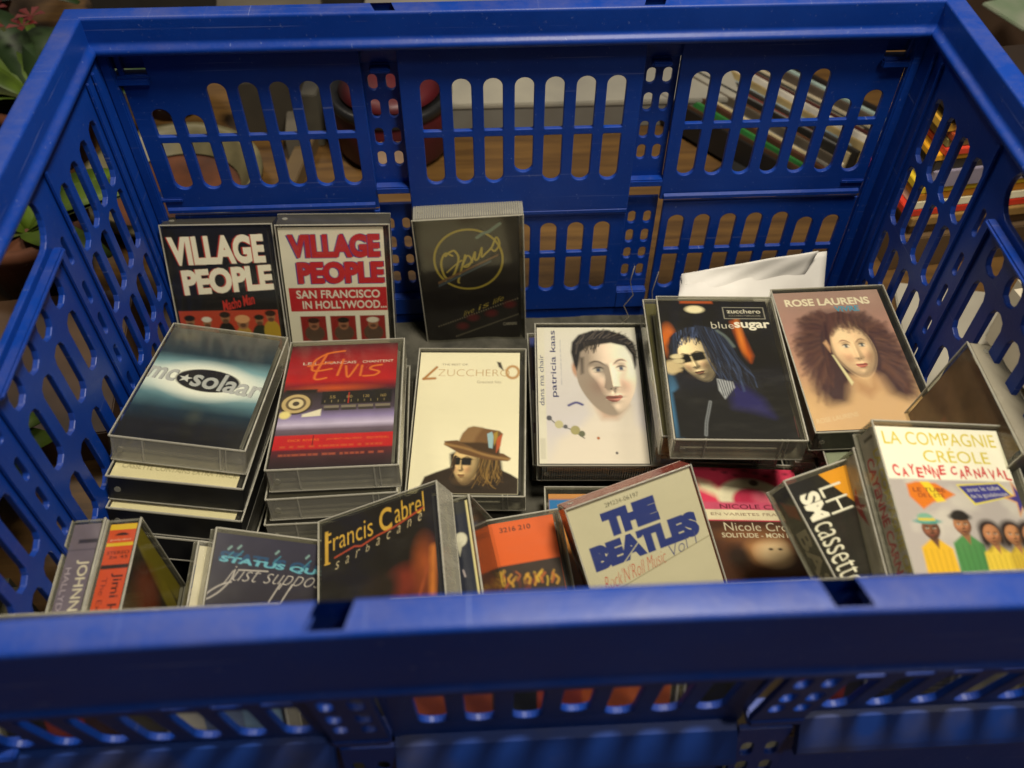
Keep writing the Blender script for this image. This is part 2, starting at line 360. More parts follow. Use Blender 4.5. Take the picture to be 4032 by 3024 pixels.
    a = np.clip((1.0-np.sqrt(r2))*min(rx*s.w, ry*s.h)/(1.2*soft)+.5, 0, 1)
    if clip is not None: a = a*clip
    a = a[..., None]; s.c = s.c*(1-a)+out*a
def strands(s, roots, tips, cols, n=120, wd=.55, curl=.02, seed=1, a=.75, soft=.3):
    """hair: strokes running from points on one line to points on another with a wave"""
    rs = random.Random(seed); lerp = lambda P, t: (lambda k, q: (P[k][0]*(1-q)+P[k+1][0]*q, P[k][1]*(1-q)+P[k+1][1]*q))(min(int(t*(len(P)-1)), len(P)-2), t*(len(P)-1)-min(int(t*(len(P)-1)), len(P)-2))
    for i in range(n):
        t = rs.random(); A, B = lerp(roots, t), lerp(tips, min(1, max(0, t+rs.uniform(-.05, .05)))); P = []
        e = rs.uniform(.55, 1.05); ph = rs.uniform(0, 6)
        for k in range(6):
            q = k/5*e; P.append((A[0]*(1-q)+B[0]*q+curl*math.sin(ph+q*7)*q+rs.uniform(-.002, .002), A[1]*(1-q)+B[1]*q+curl*.5*math.cos(ph+q*8)*q))
        s.stroke(P, wd*rs.uniform(.6, 1.4), rs.choice(cols), soft, a)
def grid(art, origin, ux, uy):
    """vertices of the print: origin is the top-left corner, ux and uy the unit directions right and down"""
    o, a, b = map(np.array, (origin, ux, uy)); P = o+art.X[..., None]*a+art.Y[..., None]*b
    ny, nx = art.ny, art.nx; i = np.arange(ny*nx).reshape(ny, nx)
    f = np.stack([i[:-1, :-1], i[1:, :-1], i[1:, 1:], i[:-1, 1:]], -1).reshape(-1, 4)
    return P.reshape(-1, 3), f, art.c.reshape(-1, 3)
def print_obj(name, parts, parent, mat=None):
    vs, fs, cs, n = [], [], [], 0
    for v, f, c in parts: vs.append(v); fs.append(f+n); cs.append(c); n += len(v)
    v = np.concatenate(vs)*MM; f = np.concatenate(fs); c = np.concatenate(cs)
    me = bpy.data.meshes.new(name); me.vertices.add(len(v)); me.vertices.foreach_set('co', v.ravel())
    me.loops.add(f.size); me.loops.foreach_set('vertex_index', f.ravel().astype(np.int32))
    me.polygons.add(len(f)); me.polygons.foreach_set('loop_start', np.arange(0, f.size, 4, dtype=np.int32))
    me.update(calc_edges=True); me.validate()
    at = me.color_attributes.new('print', 'FLOAT_COLOR', 'POINT')
    at.data.foreach_set('color', np.concatenate([c, np.ones((len(c), 1))], 1).ravel().astype(np.float32))
    me.materials.append(mat or M['print'])
    return link(bpy.data.objects.new(name, me), parent)
# ------------------------------------------------------------------ the printed cards
CW, CH, SW = 63.2, 104.0, 12.6
def face(s, cx, cy, k, skin, hair, lip='#a04a48', eye='#2a2420', tone=1.0, turn=0.0, brow=None, asp=1.35):
    """a generic soft face; k is half its width, turn shifts the features sideways"""
    ky = k*s.w/s.h*asp; t = turn*k
    s.ell(cx, cy, k, ky, skin, .9)
    s.ell(cx-.55*k+t, cy+.15*ky, .35*k, .5*ky, tuple(x*.72 for x in lin(skin)), 2.0, a=.35)
    for sx in (-1, 1):
        s.ell(cx+sx*.4*k+t, cy-.12*ky, .19*k, .085*ky, eye, .35, a=.85)
        s.stroke([(cx+sx*.4*k-.24*k+t, cy-.30*ky), (cx+sx*.4*k+t, cy-.36*ky), (cx+sx*.4*k+.24*k+t, cy-.29*ky)], .7*max(k*10, .5), brow or hair, .4, a=.7)
    s.stroke([(cx+t-.05*k, cy-.05*ky), (cx+t-.16*k, cy+.28*ky), (cx+t+.08*k, cy+.32*ky)], .8, tuple(x*.55 for x in lin(skin)), .5, a=.55)
    s.ell(cx+t, cy+.58*ky, .27*k, .085*ky, lip, .5, a=.9)
def a_vpb():
    s = Art(CW, CH, .42, '#0c0c12')
    for t, y0, y1, x0, x1, r in (('VILLAGE', .055, .235, .02, .955, .012), ('PEOPLE', .262, .425, .10, .995, .03)):
        s.T(t, x0-.012, y0, x1-.012, y1, '#c03028', .06, rise=r); s.T(t, x0, y0, x1, y1, '#fbf4e4', .05, rise=r)
    s.text('Macho Man', (.46, .46), (.78, .415), (.46, .53), '#c8302a', .02)
    s.rect(0, .525, 1, 1, '#b8402a', .4)
    for x, y, h, b, k in ((.10, .60, '#181210', '#8a2a22', 1), (.27, .61, '#e0d8cc', '#c09080', .9), (.46, .58, '#241812', '#1a1614', 1), (.63, .61, '#d8a070', '#b08a40', 1.35), (.80, .60, '#1a1c16', '#20281c', .9), (.92, .575, '#30180e', '#b09028', 1)):
        y -= .035; s.ell(x, y+.13, .085, .075, b, .5); s.ell(x, y+.03, .045*k, .034*k, '#9a6a4c', .4); s.ell(x, y+.008, .055*k, .02*k, h, .4); s.ell(x, y+.05, .03, .014, '#2a1c16', .4, a=.7)
    s.rect(0, .76, 1, 1, '#18100e', 2, a=.8)
    return s
def a_vpw():
    s = Art(CW, CH, .42, '#f6f0e0')
    for t, y0, y1, x0, x1 in (('VILLAGE', .045, .20, .075, .96), ('PEOPLE', .225, .375, .135, .985)):
        for dx, dy, c in ((-.012, .004, '#4a3a9a'), (.008, -.003, '#4a3a9a'), (0, 0, '#c8202c')): s.T(t, x0+dx, y0+dy, x1+dx, y1+dy, c, .06)
    s.rect(.03, .40, 1, .565, '#c4202c')
    s.T('SAN FRANCISCO', .10, .418, .93, .475, '#f6efe4', .02); s.T('IN HOLLYWOOD...', .15, .492, .99, .548, '#f6efe4', .02)
    for x, h in ((.11, '#3a1c14'), (.41, '#1c1210'), (.71, '#e8e0d0')):
        s.rect(x, .60, x+.255, .78, '#962222', .3); s.ell(x+.13, .725, .10, .06, '#5a4438', .6); s.ell(x+.13, .66, .052, .042, '#a06a50', .4)
        s.ell(x+.13, .632, .06, .02, h, .4); s.ell(x+.13, .675, .03, .012, '#2a1814', .4, a=.7)
    s.rect(0, .80, 1, 1, '#e8dfcc')
    return s
def a_opus():
    s = Art(CW, CH, .42); s.vgrad([(0, '#4a453c'), (.25, '#3c3834'), (.55, '#221d1e'), (1, '#140e12')]); s.noise(.12, 5, 3)
    s.ell(.50, .31, .345, .235, '#c9b44c', .3, ring=.7)
    g = '#d2bc55'
    s.stroke([(.34, .27), (.27, .25), (.22, .33), (.25, .44), (.33, .43), (.40, .30), (.37, .235), (.32, .24), (.27, .27)], 1.4, g, .3)
    s.stroke([(.27, .40), (.36, .345), (.43, .31)], 1.0, g, .3)
    s.stroke([(.47, .27), (.43, .36), (.38, .47), (.385, .49)], 1.3, g, .3); s.stroke([(.44, .34), (.49, .275), (.53, .31), (.49, .36), (.45, .36), (.53, .33)], 1.2, g, .3)
    s.stroke([(.53, .33), (.57, .25), (.565, .31), (.60, .30), (.64, .22), (.635, .29), (.67, .27)], 1.2, g, .3)
    s.stroke([(.67, .27), (.74, .22), (.79, .145), (.82, .20), (.77, .25), (.74, .235)], 1.2, g, .3)
    s.stroke([(.60, .14), (.66, .11), (.72, .10), (.83, .045)], 2.2, '#7f968c', .5, smooth=False)
    s.poly([(.17, .475), (.80, .275), (.80, .29), (.17, .495)], '#8c6a4c', .3); s.poly([(.17, .497), (.73, .318), (.73, .335), (.17, .52)], '#59646e', .3)
    for i in range(34):
        f = i/33; s.rect(.12+.86*f, .855-.21*f, .13+.86*f, .868-.21*f, '#b6aa90', .2, a=.8); s.rect(.30+.68*f, .955-.17*f, .31+.68*f, .968-.17*f, '#a49a84', .2, a=.8)
    for x, y in ((.5, .80), (.38, .87), (.70, .77), (.9, .70)): s.ell(x, y, .06, .03, '#7c2028', 1.5, a=.8)
    for i, w in enumerate(('live', 'is', 'life')): s.text(w, (.42+.16*i, .735-.045*i), (.53+.16*i, .70-.045*i), (.40+.16*i, .785-.045*i), g, -.01)
    s.T('CARRERE', .82, .86, .97, .885, '#cfc8b4', .01)
    return s
def a_solaar():
    s = Art(CW, CH, .42); s.vgrad([(0, '#5a5a58'), (.12, '#3c444c'), (.24, '#22384a'), (.36, '#7ca8b8'), (.49, '#f0f6f2'), (.62, '#5c8494'), (.75, '#173042'), (.86, '#17191f'), (1, '#0e0e12')]); s.noise(.18, 9, 5)
    s.ell(.52, .48, .62, .15, '#8fb4c0', 6, rot=4, a=.8); s.ell(.50, .475, .50, .10, '#fbfdf6', 6, rot=4); s.ell(.50, .475, .36, .15, '#fbfdf6', 5, rot=4)
    s.ell(.52, .47, .28, .10, '#1c1a1c', .5, rot=3)
    c = '#b9bcc0'
    for dx, col in ((.006, '#60646a'), (0, c)):
        s.text('mc', (.0+dx, .39), (.25+dx, .402), (-.02+dx, .50), col, .02)
        s.text('solaar', (.40+dx, .375), (1.02+dx, .425), (.375+dx, .53), col, .02)
    P = []
    for i in range(10):
        r = .062 if i % 2 == 0 else .026; a = -math.pi/2+i*math.pi/5+.1; P.append((.325+r*math.cos(a), .47+r*s.w/s.h*math.sin(a)))
    s.poly(P, '#d6d8da', .2)
    s.ell(.16, .075, .10, .04, '#6e6a58', 2.5, a=.4); s.ell(.55, .78, .05, .05, '#4a5048', 2.5, a=.5)
    return s
def a_elvis():
    s = Art(CW, CH, .42); s.vgrad([(0, '#4c1a24'), (.05, '#7a1c28'), (.12, '#9a1620'), (.32, '#b81c1c'), (.38, '#6a1420'), (.42, '#2a2024'), (.56, '#4a3e4c'), (.62, '#8a7cae'), (.68, '#c4b8dc'), (.72, '#6a5a6e'), (.755, '#584a58'), (.765, '#c01c20'), (.86, '#b81a20'), (.875, '#5a1c28'), (.93, '#3a2028'), (1, '#241820')])
    s.noise(.12, 7, 9)
    for i, (w, x0, x1) in enumerate((('LES', .13, .25), ('FRANCAIS', .33, .62), ('CHANTENT', .68, .965))): s.T(w, x0, .155, x1, .178, '#e8dccc', -.005)
    o = '#e0702c'
    s.stroke([(.50, .06), (.35, .08), (.24, .14), (.22, .22), (.28, .235), (.40, .22)], 1.5, o, .4); s.stroke([(.18, .19), (.30, .175), (.40, .16)], 1.3, o, .4); s.stroke([(.34, .08), (.26, .26), (.27, .31), (.36, .30)], 1.5, o, .4)
    s.stroke([(.50, .14), (.46, .28)], 1.4, o, .4); s.stroke([(.53, .20), (.56, .30), (.64, .19)], 1.3, o, .4); s.stroke([(.68, .20), (.67, .29)], 1.3, o, .4); s.stroke([(.86, .20), (.78, .21), (.76, .235), (.84, .26), (.80, .29), (.70, .295)], 1.4, o, .4)
    s.ell(.45, .39, .25, .02, '#e05a1c', 2, a=.7)
    s.rect(.35, .42, .97, .525, '#1c1814', .4); s.rect(.02, .395, .30, .425, '#1a1412', .6)
    for i, t in enumerate(('55', '80', '120', '160')): s.T(t, .42+.15*i, .455, .47+.15*i, .478, '#9a8454', 0)
    s.rect(.585, .43, .592, .52, '#c83018', .2)
    for i in range(10): s.rect(.38+.058*i, .49, .384+.058*i, .51, '#9a8a60', .15)
    for i in range(4): s.rect(.38+.15*i, .535, .51+.15*i, .555, '#7a7064', .25); s.rect(.385+.15*i, .558, .515+.15*i, .575, '#3a3430', .25)
    for r, c in ((.145, '#3a3028'), (.125, '#c0a878'), (.09, '#6a5a44'), (.065, '#d6c49a'), (.03, '#4a4034')): s.ell(.13, .51, r, r*s.w/s.h, c, .3)
    s.poly([(.20, .60), (.36, .56), (.36, .615), (.20, .62)], '#e4dcc8', .5); s.ell(.05, .60, .05, .03, '#e8d890', .8)
    for t, x0, x1 in (('DICK RIVERS', .12, .38), ('JOHNNY HALLYDAY', .44, .74), ('EDDY MITCHELL', .78, .97)): s.T(t, x0, .791, x1, .808, '#e06a28', 0)
    rs = random.Random(5)
    for y, c in ((.846, '#c4502c'), (.906, '#a8503a')):
        x = .06
        while x < .92: w = rs.uniform(.02, .06); s.rect(x, y-.008, x+w, y+.008, c, .35, a=.75); x += w+rs.choice((.008, .012, .035))
    s.rect(.325, .765, .332, .84, '#2a1018', .2)
    return s
def a_cream():
    s = Art(CW, CH, .42, '#f9f1d6')
    s.T('THE BEST OF', .22, .085, .48, .10, '#8a7a6a', 0)
    s.T('ZUCCHERO', .19, .13, .90, .182, '#c8a070', -.02); s.stroke([(.05, .205), (.17, .115)], 1.6, '#b27636', .5, smooth=False); s.stroke([(.05, .205), (.16, .20)], 1.8, '#b8804a', .6, smooth=False)
    s.ell(.93, .15, .06, .045, '#c89a66', .5, ring=.8); s.poly([(.77, .07), (.81, .075), (.84, .14), (.79, .11)], '#4a4440', .5); s.T('Greatest hits', .58, .215, .82, .235, '#a09078', 0)
    # a man in a felt hat, head turned to the left
    s.poly([(.08, 1), (.14, .89), (.24, .86), (.36, .83), (.80, .83), (.93, .87), (1, .90), (1, 1)], '#2a1c12', .6)
    s.poly([(.37, .80), (.36, .74), (.42, .72), (.74, .72), (.84, .78), (.86, .88), (.72, .97), (.44, .97), (.40, .88)], '#20140c', 1.0)
    s.poly([(.405, .74), (.43, .72), (.64, .735), (.65, .82), (.60, .90), (.50, .925), (.455, .915), (.44, .875), (.415, .845), (.43, .81), (.40, .785)], '#d6b37e', .5)
    head(s, .515, .80, .125, .135, '#dcbc88', yaw=-.42, roll=2, light=(-.5, -.2, .8), shades=True, lips='#9a6a48', amb=.3, brow='#3a2a1c')
    s.ell(.50, .91, .09, .03, '#6e5030', 1.6, a=.55); s.poly([(.66, .78), (.74, .76), (.84, .90), (.70, .98), (.60, .92)], '#2c1c10', .9)
    for i in range(9): s.stroke([(.66+.017*i, .82+.004*i), (.67+.018*i, .86), (.655+.02*i, .90)], .5, '#8c6a34', .4, a=.7)
    strands(s, [(.64, .76), (.74, .77), (.82, .78)], [(.60, .93), (.70, .97), (.84, .94)], ('#2c1c10', '#5c4020', '#8c6a34', '#1c120a', '#a88448'), 80, .5, .04, 3, .6); strands(s, [(.40, .76), (.42, .75)], [(.37, .86), (.40, .90)], ('#2c1c10', '#4c3420'), 16, .5, .02, 4)
    s.poly([(.30, .652), (.42, .645), (.60, .70), (.86, .735), (.93, .765), (.90, .785), (.70, .775), (.45, .735), (.31, .68)], '#6b4a2c', .5)
    s.stroke([(.31, .672), (.50, .70), (.70, .745), (.91, .772)], 1.6, '#a07a4c', .7)
    s.poly([(.44, .655), (.47, .60), (.52, .56), (.57, .55), (.70, .565), (.82, .58), (.85, .60), (.82, .66), (.82, .75), (.60, .71)], '#7a5733', .5)
    s.poly([(.44, .655), (.47, .60), (.52, .56), (.57, .55), (.66, .56), (.60, .62), (.56, .70)], '#93704a', 1.2)
    s.poly([(.44, .66), (.64, .66), (.82, .67), (.82, .75), (.62, .715)], '#46301c', .8)
    s.poly([(.70, .60), (.745, .585), (.765, .62), (.755, .70), (.72, .695)], '#9fc0d0', .4); s.poly([(.79, .63), (.845, .60), (.83, .68), (.79, .73)], '#c25a34', .5); s.poly([(.76, .60), (.80, .58), (.80, .62), (.77, .68)], '#b09038', .5)
    return s
def a_kaas():
    s = Art(CW, CH, .38); s.vgrad([(0, '#e6e2da'), (.4, '#e2dce0'), (.75, '#d8d2dc'), (1, '#e4dcd8')]); s.rect(0, 0, .075, 1, '#e4dfd4', .3)
    s.TV('dans ma chair', .012, .22, .06, .60, '#3c4478', 0, down=False); s.TV('patricia kaas', .125, .025, .20, .54, '#2c3068', .01, down=False); s.TV('dans ma chair je te dis vous', .225, .10, .24, .45, '#7a80a4', 0, down=False)
    s.poly([(.47, .58), (.50, .66), (.40, .74), (.18, .84), (.10, 1), (1, 1), (1, .82), (.92, .72), (.90, .58)], '#eadfd6', 3, a=.9); s.poly([(.52, .56), (.60, .70), (.74, .70), (.86, .60), (.80, .54)], '#c9a390', 2.5, a=.8)
    s.ell(.375, .335, .035, .055, '#c99a80', .8, rot=-8)
    head(s, .67, .365, .29, .31, '#f6dfd0', yaw=.16, roll=-5, light=(1.0, -.35, .55), eyes='#46506a', lips='#c4706a', brow='#3a2a26', amb=.34, gain=1.22, open_eye=.75)
    s.poly([(.42, .24), (.46, .24), (.45, .36), (.425, .37)], '#2a2220', 1.2, a=.8)
    s.poly([(.36, .30), (.335, .20), (.35, .12), (.42, .06), (.56, .025), (.72, .02), (.88, .06), (.97, .12), (.99, .20), (.975, .30), (.955, .33), (.94, .22), (.88, .15), (.74, .125), (.60, .14), (.50, .155), (.43, .20), (.405, .29), (.385, .34)], '#1c1818', .8)
    strands(s, [(.38, .24), (.40, .14), (.50, .10), (.64, .085), (.80, .09), (.92, .14), (.97, .22)], [(.36, .16), (.46, .05), (.60, .02), (.74, .015), (.90, .05), (.99, .13), (.985, .26)], ('#4a4240', '#141010', '#6e625c', '#201a1a'), 90, .5, .012, 3)
    strands(s, [(.46, .12), (.55, .11), (.66, .10)], [(.47, .20), (.54, .215), (.60, .19)], ('#201a18', '#3a302c'), 26, .5, .008, 4)
    s.stroke([(.29, .60), (.36, .58), (.42, .595)], 1.6, '#4a4a8c', .6); s.stroke([(.09, .68), (.18, .74), (.30, .77), (.42, .83)], .7, '#6a6868', .4)
    for x, y, r, c in ((.10, .69, .025, '#5a5a66'), (.19, .735, .04, '#c4bc94'), (.25, .75, .02, '#5a5a60'), (.34, .775, .045, '#a8a070'), (.40, .80, .03, '#6a6c58'), (.55, .83, .014, '#b06a40'), (.71, .93, .012, '#4a4650')): s.ell(x, y, r, r*.7, c, .4)
    s.rect(.01, .83, .06, .97, '#d4cfc4', .2); return s
def a_blue():
    s = Art(CW, CH, .38, '#0c0a0c'); s.ell(.05, .32, .07, .12, '#c8641c', 1.5); s.ell(.03, .80, .05, .22, '#3a6a94', 1.5); s.rect(.2, 0, .5, .02, '#b4501c', .8)
    s.poly([(.64, .17), (.69, .15), (.77, .43), (.74, .48), (.69, .40)], '#b8520e', 1.8); s.ell(.70, .28, .02, .1, '#e88a30', 1.5, a=.7); s.ell(.325, .07, .085, .03, '#f2e6c0', .8)
    s.poly([(.02, .52), (.02, .36), (.08, .28), (.18, .22), (.32, .19), (.46, .21), (.56, .27), (.66, .38), (.74, .50), (.78, .62), (.78, .72), (.50, .70), (.1, .66)], '#101016', 1.6)
    s.poly([(.02, .70), (.20, .61), (.44, .62), (.62, .62), (.80, .72), (.92, .85), (1, 1), (.03, 1)], '#0d0d13', 1); s.poly([(.50, .64), (.62, .64), (.78, .74), (.84, .86), (.66, .82), (.52, .80)], '#201d5c', 3)
    head(s, .275, .455, .155, .165, '#e2cda6', yaw=-.28, roll=-14, light=(-.6, -.45, .7), shades=True, lips='#8a4a3e', amb=.22, gain=1.1, brow='#141012')
    s.ell(.285, .575, .10, .022, '#3c2c22', 1.4, a=.45, rot=-8)
    strands(s, [(.10, .27), (.22, .22), (.36, .21), (.46, .25)], [(.10, .40), (.18, .34), (.33, .34), (.43, .40)], ('#1a1c2a', '#2e3a5c', '#4c5e8c', '#0c0c12'), 60, .6, .02, 5)
    strands(s, [(.30, .20), (.46, .22), (.56, .30)], [(.44, .62), (.60, .66), (.78, .66)], ('#14141c', '#26304c', '#3c4c74', '#0c0c10', '#1c2030'), 110, .6, .03, 6, .6)
    s.stroke([(.50, .24), (.57, .29), (.62, .36)], 1.2, '#8fa0a4', 1.0, a=.5); strands(s, [(.06, .30), (.12, .26)], [(.03, .50), (.10, .56)], ('#14141c', '#2a3450'), 24, .6, .02, 7)
    for i, (x, y) in enumerate(((.13, .44), (.135, .475), (.125, .51), (.11, .54))): s.ell(x-.03, y, .055, .018, ('#d8c8a4', '#cdbd98', '#c4b28c', '#b8a480')[i], .5, rot=-8); s.stroke([(x-.08, y+.019), (x+.02, y+.016)], .5, '#6a5640', .4, a=.7)
    s.ell(.04, .52, .06, .05, '#c8b48e', 1.0)
    s.poly([(.42, .60), (.55, .62), (.56, .66), (.46, .74), (.42, .68)], '#a8acb8', .6)
    for i in range(6): s.stroke([(.43+.022*i, .61), (.455+.018*i, .72)], .5, '#20222c', .3)
    s.stroke([(.33, .76), (.30, .83), (.27, .90), (.25, .98)], 1.3, '#9aa0ac', .5); s.stroke([(.33, .76), (.30, .83), (.27, .90), (.25, .98)], .6, '#2a2c34', .3)
    s.rect(.585, .05, .965, .145, '#a8a49c', .2); s.rect(.592, .054, .958, .141, '#121012', .2); s.T('zucchero', .62, .066, .93, .10, '#d6d0c4', .01); s.T('ZUCCHERO FORNACIARI', .63, .112, .92, .125, '#8a867c', 0)
    s.T('blue', .455, .17, .66, .222, '#d6d0c6', -.012); s.T('sugar', .665, .17, .99, .235, '#ece6da', .025)
    return s
def a_rose():
    s = Art(CW, CH, .38); s.vgrad([(0, '#a88a82'), (.3, '#b0857c'), (.6, '#bc9078'), (.8, '#d8b084'), (1, '#dcb488')]); s.noise(.08, 9, 2)
    s.poly([(.50, .17), (.32, .18), (.17, .25), (.12, .36), (.08, .50), (.12, .62), (.11, .73), (.20, .83), (.36, .84), (.42, .72), (.62, .62), (.72, .66), (.76, .78), (.86, .82), (.97, .80), (1, .70), (1.0, .50), (.94, .34), (.80, .21), (.66, .17)], '#452e34', 4.5)
    C = ('#5a3a3a', '#34202a', '#66443c', '#422a32', '#745248')
    strands(s, [(.50, .22), (.36, .26), (.28, .36), (.26, .48), (.30, .60)], [(.36, .15), (.14, .22), (.05, .40), (.06, .60), (.14, .84)], C, 230, .9, .03, 4, .45, 1.1)
    strands(s, [(.60, .22), (.74, .28), (.80, .38), (.80, .52), (.76, .62)], [(.70, .15), (.92, .26), (1.02, .42), (1.02, .62), (.94, .84)], C, 230, .9, .03, 5, .45, 1.1)
    s.poly([(.45, .64), (.66, .64), (.69, .78), (.93, .88), (1, .97), (1, 1), (.0, 1), (.1, .90), (.38, .82), (.44, .75)], '#dcb48a', 2.6); s.poly([(.47, .66), (.60, .72), (.66, .64), (.66, .74), (.56, .80), (.47, .75)], '#b98a66', 2.4, a=.7)
    head(s, .565, .45, .185, .205, '#ecc8a4', yaw=.12, roll=-3, light=(-.35, -.4, .9), eyes='#5a5e64', lips='#c8605c', brow='#7a5a4a', amb=.52, gain=1.05, open_eye=.9, soft=2.2)
    strands(s, [(.40, .20), (.56, .17), (.72, .22)], [(.36, .36), (.52, .30), (.76, .35)], C, 130, .8, .02, 6, .5, .9); strands(s, [(.40, .24), (.36, .34)], [(.30, .62), (.24, .76)], C, 80, .8, .02, 7, .5, .9)
    s.poly([(.315, .40), (.35, .38), (.365, .43), (.35, .47)], '#d0a27e', .8); s.poly([(.355, .49), (.37, .49), (.46, .69), (.435, .71)], '#e8dcb0', .5)
    s.T('ROSE LAURENS', .085, .055, .885, .112, '#efe4cc', .03); s.T('VIVRE', .53, .122, .76, .165, '#3f9ac0', .03)
    s.text('ROSE LAURENS', (.03, .925), (.40, .885), (.03, .955), '#ecdcc0', 0, .5)
    return s
def a_creole():
    s = Art(CW, CH, .38, '#f8f5ea'); k = .62
    s.T('LA COMPAGNIE', .05, .035*k, .955, .135*k, '#d8c420', .0); s.T('CRÉOLE', .33, .15*k, .86, .265*k, '#d8c420', .0)
    word = 'CAYENNE CARNAVAL'; rs = random.Random(2); x = .06
    for i, ch in enumerate(word):
        if ch == ' ': x += .03; continue
        y = .178+(.012 if i % 2 else 0); s.text(ch, (x, y-rs.uniform(-.006, .006)), (x+.05, y+rs.uniform(-.006, .006)), (x+rs.uniform(-.005, .005), y+.046), '#cf2c34', .03); x += .0605
    s.rect(0, .245, 1, 1, '#b8b0b4', .5); o = s.noise(0, 12, 8, cols=1); m = (s.Y > .25*s.h)*np.clip((o-.5)*3, 0, .6); s.put(m, '#d6d0cc')
    kk = lambda P: [(x, y*k-.005) for x, y in P]
    s.poly(kk([(.13, .44), (.21, .42), (.36, .43), (.49, .51), (.40, .55), (.30, .57), (.21, .62), (.13, .53)]), '#e07a1c', .6); s.poly(kk([(.24, .42), (.31, .42), (.40, .56), (.33, .57)]), '#f0d030', .5)
    s.T('LE TUBE', .17, .283, .42, .302, '#6a2c1c', .01); s.T('DE L ETE', .20, .308, .40, .326, '#6a2c1c', .01)
    s.poly(kk([(.52, .435), (.87, .41), (.96, .51), (.62, .585)]), '#e8d858', .3); s.poly(kk([(.535, .445), (.86, .42), (.94, .507), (.63, .57)]), '#3c3c94', .3)
    s.text('avec le tube', (.585, .278), (.85, .264), (.60, .297), '#d4d0d8', 0); s.text('de la guadeloupe', (.60, .308), (.90, .292), (.625, .33), '#d4d0d8', 0)
    P = []
    for i in range(10):
        r = .135 if i % 2 == 0 else .05; a = -math.pi/2+i*math.pi/5-.25; P.append((1.0+r*math.cos(a)*.9, .325+r*.62*math.sin(a)))
    s.poly(P, '#e0902c', .8); s.poly([(1.0+(x-1.0)*.8, .325+(y-.325)*.8) for x, y in P], '#3c348c', .4)
    for x, w, body, hat, skin, y in ((.22, .13, '#e8b82c', 0, '#6a4230', .455), (.47, .13, '#4c8c50', 1, '#9a6848', .435), (.68, .12, '#f0d048', 2, '#a87250', .475), (.85, .09, '#d8b83c', 3, '#a87450', .475), (.99, .08, '#4c7c8c', 3, '#9a6a4c', .475)):
        s.poly([(x-w, .8), (x-w*.85, y+.09), (x-w*.2, y+.055), (x+w*.3, y+.055), (x+w*.95, y+.095), (x+w*1.05, .8)], body, .6); s.poly([(x-.03, y+.05), (x+.04, y+.05), (x+.02, y+.095)], skin, .5)
        for q in range(5): s.stroke([(x-w*.7+w*.35*q, y+.10), (x-w*.6+w*.3*q, .72)], .7, tuple(c*.6 for c in lin(body)), .5, a=.5)
        if hat > 1: s.ell(x-.01, y-.012, .085, .042, '#2c1c18', 1.2); s.ell(x-.06, y+.03, .04, .045, '#2c1c18', 1.2); s.ell(x+.06, y+.03, .03, .04, '#2c1c18', 1.2)
        head(s, x, y+.012, .068, .046, skin, light=(-.4, -.5, .8), amb=.45, lips='#7a3a34', gain=1.25, soft=.6)
        if hat == 0: s.ell(x-.01, y-.022, .10, .012, '#4a9a98', .4); s.ell(x-.02, y-.038, .06, .02, '#7cb0a0', .4); s.rect(x-.075, y-.036, x+.05, y-.025, '#e0c83c', .4)
        elif hat == 1: s.ell(x, y-.025, .085, .018, '#1a1414', .5); s.ell(x, y-.035, .06, .02, '#1a1414', .5)
    return s
def s_creole():
    s = Art(SW, CH, .42, '#b0a898'); s.rect(.25, .03, .8, .045, '#5a5448', .5)
    s.TV('CAYENNE CARNAVAL', .08, .12, .50, .80, '#b02c34', .03); s.TV('LA COMPAGNIE CREOLE', .58, .10, .94, .80, '#c0ac3c', .03); return s
def s_white():
    s = Art(SW, CH, .6, '#b4ac9c'); s.noise(.2, 6, 3); s.poly([(.15, .20), (.5, .14), (.55, .22), (.9, .24), (.6, .25), (.75, .33), (.4, .27)], '#a83a34', .5)
    return s
def s_brown():
    s = Art(SW, CH, .6, '#5c2c18'); s.noise(.35, 9, 5); s.rect(0, .42, 1, .5, '#6a3a20', 1); s.rect(0, .5, 1, 1, '#5a2c14', 2); return s
def a_lhsm():
    s = Art(CW, CH, .42, '#141210'); s.poly([(.30, 0), (.95, -.02), (1, .12), (.50, .19), (.40, .10)], '#e0981c', .3)
    s.TV('LH', .24, .06, .44, .185, '#e8e4d6', -.01); s.TV('SM', .05, .06, .22, .185, '#efeade', .05)
    s.TV('cassette', .04, .20, .22, .48, '#e6e2d2', -.008); s.rect(.24, .22, .62, 1, '#1c1814', 1); return s
def s_lhsm():
    s = Art(SW, CH, .42, '#4a4438'); s.noise(.2, 4, 5); s.poly([(.2, .05), (.9, .10), (.8, .16), (.3, .12)], '#a0492c', .8); s.rect(.05, .17, .95, .20, '#3a342a', .6)
    s.TV('BASF', .15, .20, .80, .55, '#c2b494', .03); return s
